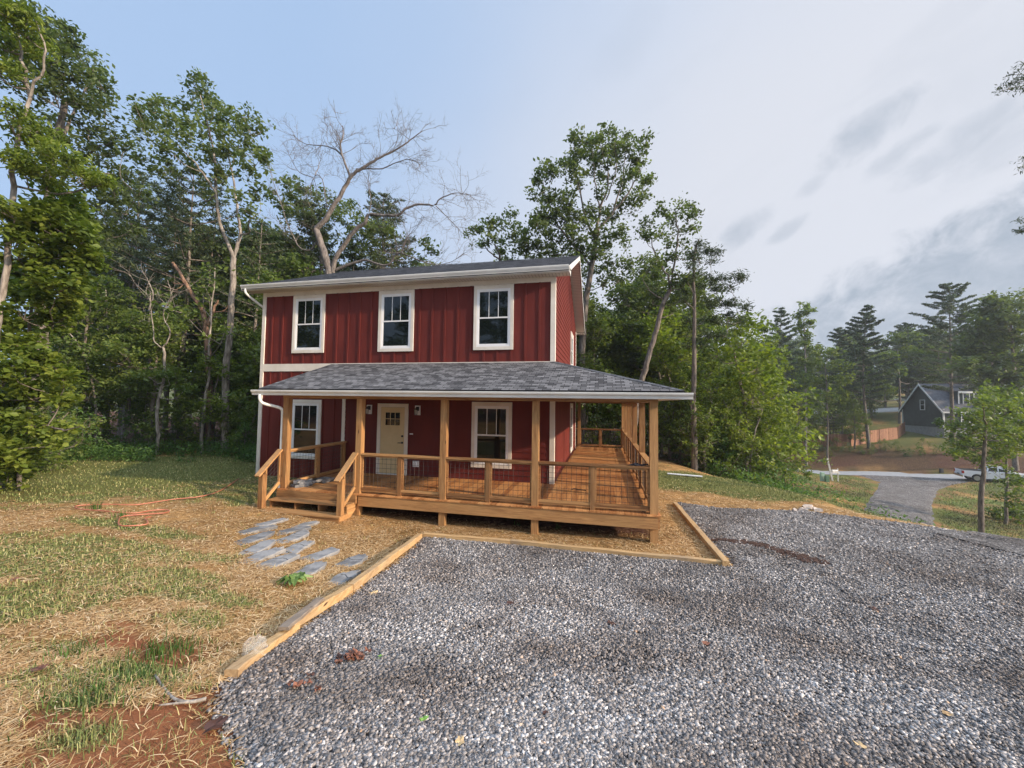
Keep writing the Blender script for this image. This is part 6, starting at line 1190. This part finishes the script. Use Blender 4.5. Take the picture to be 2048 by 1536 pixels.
def pickup(loc, rz):
    t = empty('pickup_truck', (0, 0, 0), 'white crew cab pickup truck parked on the roadside at the right edge', 'pickup truck'); w = .98
    # x forward, length 5.85: tail at -2.95, nose at 2.9
    lower = [(-2.9, .62), (-2.95, .75), (-2.93, 1.22), (-.98, 1.20), (1.05, 1.18), (2.2, 1.14), (2.72, 1.05), (2.85, .9), (2.87, .5), (2.55, .42)]+arch(1.92, .42, .47)[::-1]+[(1.4, .40), (-1.25, .40)]+arch(-1.75, .42, .47)[::-1]+[(-2.25, .5)]
    b = MB(); extrude_profile(b, lower, -w, w); b.build('body', M['carwhite'], t)
    cab = [(-.98, 1.205), (-.85, 1.72), (-.6, 1.83), (.35, 1.84), (.62, 1.74), (1.15, 1.19)]
    b = MB(); A = [(x, -w*.97 if z < 1.3 else -w*.80, z) for x, z in cab]; B = [(x, w*.97 if z < 1.3 else w*.80, z) for x, z in cab]; n = len(cab); b.poly(A); b.poly(B[::-1])
    for i in range(n): j = (i+1) % n; b.poly([A[j], A[i], B[i], B[j]])
    cb = b.build('cab', M['carwhite'], t)
    yl = lambda z: w*(.97-.17*(z-1.2)/.55)+.006
    for s in (-1, 1):
        for x0, x1, x2, x3 in ((-.84, -.08, -.10, -.72), (-.0, .98, .56, .02)):
            b = MB(); b.poly([(x0, s*yl(1.27), 1.27), (x1, s*yl(1.27), 1.27), (x2, s*yl(1.70), 1.70), (x3, s*yl(1.70), 1.70)]); b.build('side_window', M['glass'], cb)
        b = MB(); b.box(.72, .86, s*1.0, s*1.2, 1.20, 1.38); b.build('wing_mirror', M['carwhite'], t)
        for x0 in (-.95, .0):
            b = MB(); b.box(x0, x0+.012, s*(w+.001), s*(w+.003), .5, 1.18); b.box(x0+.12, x0+.30, s*(w+.001), s*(w+.03), 1.02, 1.06); b.build('door_handle', M['chrome'], t)
        b = MB(); b.box(-2.965, -2.80, s*.80, s*(w+.008), .86, 1.16); b.build('tail_light', M['tail'], t)
        b = MB(); b.box(2.62, 2.80, s*.62, s*(w+.006), .84, 1.02); b.build('headlight', M['lamp'], t)
        b = MB(); b.box(-1.1, 1.3, s*.9, s*1.0, .34, .40); b.build('running_board', M['black'], t)
        for x in (-1.75, 1.92): wheel(t, x, s*.86, .40, .26)
    b = MB(); b.poly([(1.14, -w*.90, 1.215), (.66, -w*.74, 1.73), (.66, w*.74, 1.73), (1.14, w*.90, 1.215)]); b.build('windscreen', M['glass'], cb)
    b = MB(); b.poly([(-.985, -w*.85, 1.29), (-.985, w*.85, 1.29), (-.875, w*.75, 1.70), (-.875, -w*.75, 1.70)]); b.build('rear_window', M['glass'], cb)
    b = MB(); b.box(-2.85, -1.05, -.86, .86, 1.221, 1.235); b.build('bed_cover', M['black'], t)
    b = MB(); b.box(-3.06, -2.90, -.95, .95, .46, .66); b.build('rear_bumper', M['chrome'], t); b = MB(); b.box(2.86, 2.98, -.92, .92, .44, .68); b.build('front_bumper', M['chrome'], t)
    b = MB(); b.box(2.84, 2.885, -.6, .6, .70, 1.02); b.build('grille', M['black'], t); b = MB(); b.box(-2.968, -2.955, -.25, .25, .68, .80); b.build('plate_recess', M['black'], t)
    t.location = loc; t.rotation_euler = (0, 0, rz); return t
pr_ = ghit(1990, 961); rd = uv2w(80, 35)-uv2w(57, 49); ang = math.atan2(rd[1], rd[0]); Aw = ghit(1946, 961); best = None
for a_ in np.linspace(0, 2*math.pi, 721):
    q_ = Aw+3.67*np.array((math.cos(a_), math.sin(a_), 0)); q_[2] = H(q_[0], q_[1]); v_ = q_-CAM; d_ = v_@FW; px_ = 1024+FPX*(v_@RT)/d_; py_ = 768-FPX*(v_@UP)/d_
    e_ = abs(px_-2039)+3*abs(py_-962)
    if best is None or e_ < best[0]: best = (e_, a_, px_, py_, d_)
ang = best[1]; pickup((Aw[0]+1.75*math.cos(ang), Aw[1]+1.75*math.sin(ang), Aw[2]+.02), ang)
# distant car
def sedan(loc, rz):
    t = empty('parked_car', (0, 0, 0), 'white car parked far away on the distant road above the fence', 'car')
    body = [(-2.2, .45), (-2.25, .85), (-1.9, 1.0), (-1.45, 1.05), (-.9, 1.5), (.55, 1.5), (1.15, 1.0), (2.0, .88), (2.2, .7), (2.2, .35), (1.75, .33)]+arch(1.35, .33, .36)[::-1]+[(.9, .28), (-.95, .28)]+arch(-1.35, .33, .36)[::-1]+[(-1.8, .33)]
    b = MB(); extrude_profile(b, body, -.9, .9); b.build('body', M['carwhite'], t)
    for s in (-1, 1): b = MB(); b.poly([(-1.3, s*.906, 1.03), (1.0, s*.906, 1.03), (.5, s*.906, 1.43), (-.85, s*.906, 1.43)]); b.build('side_window', M['glass'], t); [wheel(t, x, s*.8, .33, .2) for x in (-1.35, 1.35)]
    t.location = loc; t.rotation_euler = (0, 0, rz)
cx_, cy_ = uv2w(107, 108); sedan((cx_, cy_, H(cx_, cy_)+.35), math.radians(-20))
# mailbox post, utility boxes --------------------------------------
q = ghit(1668, 962); t = empty('mailbox', (q[0], q[1], H(q[0], q[1])), 'white mailbox on a leaning white post beside the end of the driveway', 'mailbox')
rv = np.array((*RT[:2], 0)); rv /= np.linalg.norm(rv); zz = H(q[0], q[1]); q0 = np.array((q[0], q[1], zz)); M['oldwhite'] = mat('weathered_white', noise_col((.50, .47, .42), (.70, .68, .64), 5, 4)); zv = np.array((0, 0, 1.))
b = MB(); b.beam(q0-zv*.2-rv*.1, q0+zv*2.25-rv*.62, .13, .10); b.build('post', M['oldwhite'], t)
b = MB(); b.beam(q0+rv*.42-zv*.2, q0+rv*.40+zv*1.25, .07, .07); b.build('post', M['oldwhite'], t)
b = MB(); b.beam(q0-rv*.42+zv*.80, q0+rv*.55+zv*.80, .26, .05); b.build('shelf', M['oldwhite'], t)
b = MB(); b.beam(q0-rv*.20+zv*.93, q0+rv*.38+zv*.93, .20, .18); b.tube([q0-rv*.20+zv*1.02, q0+rv*.38+zv*1.02], .10, 12); b.build('box', M['oldwhite'], t)
for px, py, hh, lab, c_ in ((1645, 962, .85, 'pale green utility pedestal by the road left of the mailbox', (.35, .5, .38)), (1654, 964, .6, 'darker green utility pedestal next to the pale one', (.10, .2, .12)), (1883, 948, .7, 'small dark pedestal at the foot of the red bank', (.03, .03, .03))):
    q = ghit(px, py); z = H(q[0], q[1]); b = MB(); b.hexa([(q[0]+x*.16, q[1]+y*.16, z+zz_) for zz_, k in ((-.1, 1), (hh, .85)) for x, y in ((-k, -k), (k, -k), (k, k), (-k, k))], .5); b.box(q[0]-.17, q[0]+.17, q[1]-.17, q[1]+.17, z+hh*.55, z+hh*.60); b.thing('utility_pedestal', mat('pedestal', col=c_, rough=.5), lab, 'utility box')

# grey green house across the road -----------------------------------
def far_house():
    D = 65; c0 = at(1888.6, 878, D); base = np.array((c0[0], c0[1], c0[2])); zf0 = at(1888, 855, D)[2]; ze = at(1885, 819, D)[2]; zp = at(1839.4, 767, D+4.1)[2]; wl = 8.4
    # local axes: gable wall runs from the near corner leftwards (gx), long side runs rightwards (lx)
    gx = -RT*1.0; gx[2] = 0; gx = gx/np.linalg.norm(gx); fw = FW.copy(); fw[2] = 0; fw /= np.linalg.norm(fw)
    g = -gx*.17+fw*.985; l = -gx*.985-fw*.17
    P = lambda a, b, z: (base[0]+g[0]*a+l[0]*b, base[1]+g[1]*a+l[1]*b, z)
    # gable width so that its far end lines up with the sighted corner
    h = empty('grey_green_house', (base[0], base[1], base[2]), 'dark grey green house with steep grey roof and white trim across the road', 'house'); Lh = 15.
    sid = mat('grey_green_siding', noise_col((.035, .046, .042), (.052, .066, .060), 2, 3)); shg = mat('grey_shingle', noise_col((.045, .05, .06), (.10, .105, .12), 3, 5)); blk = mat('block_foundation', noise_col((.26, .26, .26), (.36, .36, .35), 3, 4)); wt = M['white']
    def quadbox(m, a0, a1, b0, b1, z0, z1): m.hexa([P(a, b, z) for z in (z0, z1) for a, b in ((a0, b0), (a1, b0), (a1, b1), (a0, b1))], .5)
    m = MB(); quadbox(m, .05, wl-.05, .05, Lh, base[2]-3, zf0); m.build('foundation', blk, h)
    m = MB(); quadbox(m, 0, wl, 0, Lh, zf0, ze); 
    for b_ in (0, Lh): m.poly([P(0, b_, ze), P(wl, b_, ze), P(wl/2, b_, zp-.2)])
    m.build('wall', sid, h)
    sl = (zp-ze)/(wl/2); o = .35; m = MB()
    for s in (0, 1):
        a0 = -o if s == 0 else wl+o; m.hexa([P(a, b, z) for dz in (-.18, 0) for a, b, z in ((a0, -o, ze-sl*o+dz), (wl/2, -o, zp+dz), (wl/2, Lh+o, zp+dz), (a0, Lh+o, ze-sl*o+dz))], .5)
    rf = m.build('roof', shg, h)
    m = MB()
    for s in (0, 1):
        a0 = -o-.02 if s == 0 else wl+o+.02; m.hexa([P(a, b, z) for dz in (-.32, .02) for a, b, z in ((a0, -o-.06, ze-sl*o+dz), (wl/2, -o-.06, zp+dz), (wl/2, -o-.003, zp+dz), (a0, -o-.003, ze-sl*o+dz))], .5)
    quadbox(m, -.05, .14, -.05, .14, zf0, ze); quadbox(m, wl-.14, wl+.05, -.05, .14, zf0, ze); quadbox(m, -o-.10, -o-.01, -o, Lh, ze-sl*o-.22, ze-sl*o+.02); m.build('white_trim', wt, h)
    def win(u, z0, z1, w_, face, off=0):
        m = MB(); f = .11
        def bx(m, a, b, c, d, n0, n1):
            if face == 'g': quadbox(m, a, b, -n1, -n0, c, d)
            else: quadbox(m, off-n1, off-n0, a, b, c, d)
        for q in ((u, u+w_, z0, z0+f), (u, u+w_, z1-f, z1), (u, u+f, z0+f, z1-f), (u+w_-f, u+w_, z0+f, z1-f), (u+f, u+w_-f, (z0+z1)/2-.04, (z0+z1)/2+.04)): bx(m, *q, .0, .07)
        w = m.build('window', wt, h); m = MB(); bx(m, u+f, u+w_-f, z0+f, z1-f, .0, .03); m.build('pane', M['glass'], w)
    win(wl/2-.75, ze-.15, ze+1.65, 1.0, 'g'); win(2.4, zf0+.45, zf0+2.2, 1.1, 'l'); win(3.55, zf0+.45, zf0+2.2, 1.1, 'l'); win(8.2, zf0+.6, zf0+2.2, 1.1, 'l')
    # dormer
    for b0 in (2.9, 9.6):
        m = MB(); z1 = zp-1.5; quadbox(m, 1.0, wl/2-.2, b0, b0+2.3, ze+.2, z1); dm = m.build('dormer', sid, h)
        m = MB(); m.hexa([P(a, b, z) for dz in (0, .16) for a, b, z in ((.7, b0-.2, z1-.1+dz), (wl/2, b0-.2, z1+.75+dz), (wl/2, b0+2.5, z1+.75+dz), (.7, b0+2.5, z1-.1+dz))], .5); m.build('dormer_roof', shg, dm)
        m = MB(); quadbox(m, .93, .995, b0, b0+.15, ze+.6, z1-.1); quadbox(m, .93, .995, b0+2.15, b0+2.3, ze+.6, z1-.1); quadbox(m, .60, .69, b0-.2, b0+2.5, z1-.22, z1+.08); m.build('dormer_trim', wt, dm)
        win(b0+.65, ze+.75, z1-.15, 1.0, 'l', 1.0)
    m = MB(); quadbox(m, -.25, -.05, 3.2, 3.35, zf0-.2, zf0+.2); m.build('porch_lamp', wt, h)
    # brown privacy fence from the house leftwards
    fs = [at(1809, 848, 71), at(1795, 850, 67), at(1700, 852, 64), at(1600, 852, 66), at(1530, 856, 70)]
    fm = mat('brown_fence', noise_col((.20, .085, .045), (.36, .18, .10), 4, 4, tint=.5)); f = empty('privacy_fence', (fs[2][0], fs[2][1], H(fs[2][0], fs[2][1])), 'long brown wooden privacy fence left of the grey green house', 'fence')
    bd = MB(); po = MB(); rs = np.random.default_rng(9)
    for p0, p1 in zip(fs[:-1], fs[1:]):
        L = np.linalg.norm((p1-p0)[:2]); n = int(L/.15)
        for i in range(n):
            c = p0+(p1-p0)*(i+.5)/n; z = H(c[0], c[1]); d = (p1-p0)[:2]/L; bd.hexa([(c[0]+d[0]*x-d[1]*y, c[1]+d[1]*x+d[0]*y, zz) for zz in (z-.3, z+1.95+.01*rs.random()) for x, y in ((-.07, 0), (.07, 0), (.07, .02), (-.07, .02))], rs.random())
        k = int(L/2.4)+1
        for i in range(k+1): c = p0+(p1-p0)*i/k; z = H(c[0], c[1]); pp = MB(); pp.box(c[0]-.06, c[0]+.06, c[1]-.06, c[1]+.06, z-.3, z+2.03); pp.build('fence_post', fm, f)
    bd.build('boards', fm, f)
far_house()
# haze: hazy summer air
def haze():
    b = MB(); b.box(-470, 560, -160, 600, -16, 60); o = b.build('haze', None); mt = bpy.data.materials.new('haze_air'); mt.use_nodes = True; nt = mt.node_tree; nt.nodes.clear(); out = N(nt, 'ShaderNodeOutputMaterial'); v = N(nt, 'ShaderNodeVolumePrincipled', inp={'Density': .0006}); v.inputs['Color'].default_value = (.8, .88, .95, 1); v.inputs['Anisotropy'].default_value = .3; nt.links.new(v.outputs[0], out.inputs['Volume']); o.data.materials.append(mt); tag(o, 'pale summer haze filling the valley', 'haze', kind='stuff')
haze()

# labels: number look-alikes by their place, left to right as seen
def ordinals():
    W_ = 'first second third fourth fifth sixth seventh eighth ninth tenth eleventh twelfth thirteenth fourteenth fifteenth sixteenth seventeenth eighteenth nineteenth twentieth'.split()
    D = {}
    for o in S.objects:
        if o.parent is None and o.get('label') and o.get('group'): D.setdefault((o['label']), []).append(o)
    for lab, L in D.items():
        if len(L) < 2 or 'viewer' in lab: continue
        def sx(o):
            v = np.array(o.location)-CAM; return (v@RT)/max(.1, v@FW)
        L.sort(key=sx)
        for i, o in enumerate(L):
            w = 'rightmost' if i == len(L)-1 else 'leftmost' if i == 0 else (W_[i]+' from left' if i < 20 else W_[len(L)-1-i]+' from right'); o['label'] = lab+', '+w
ordinals()
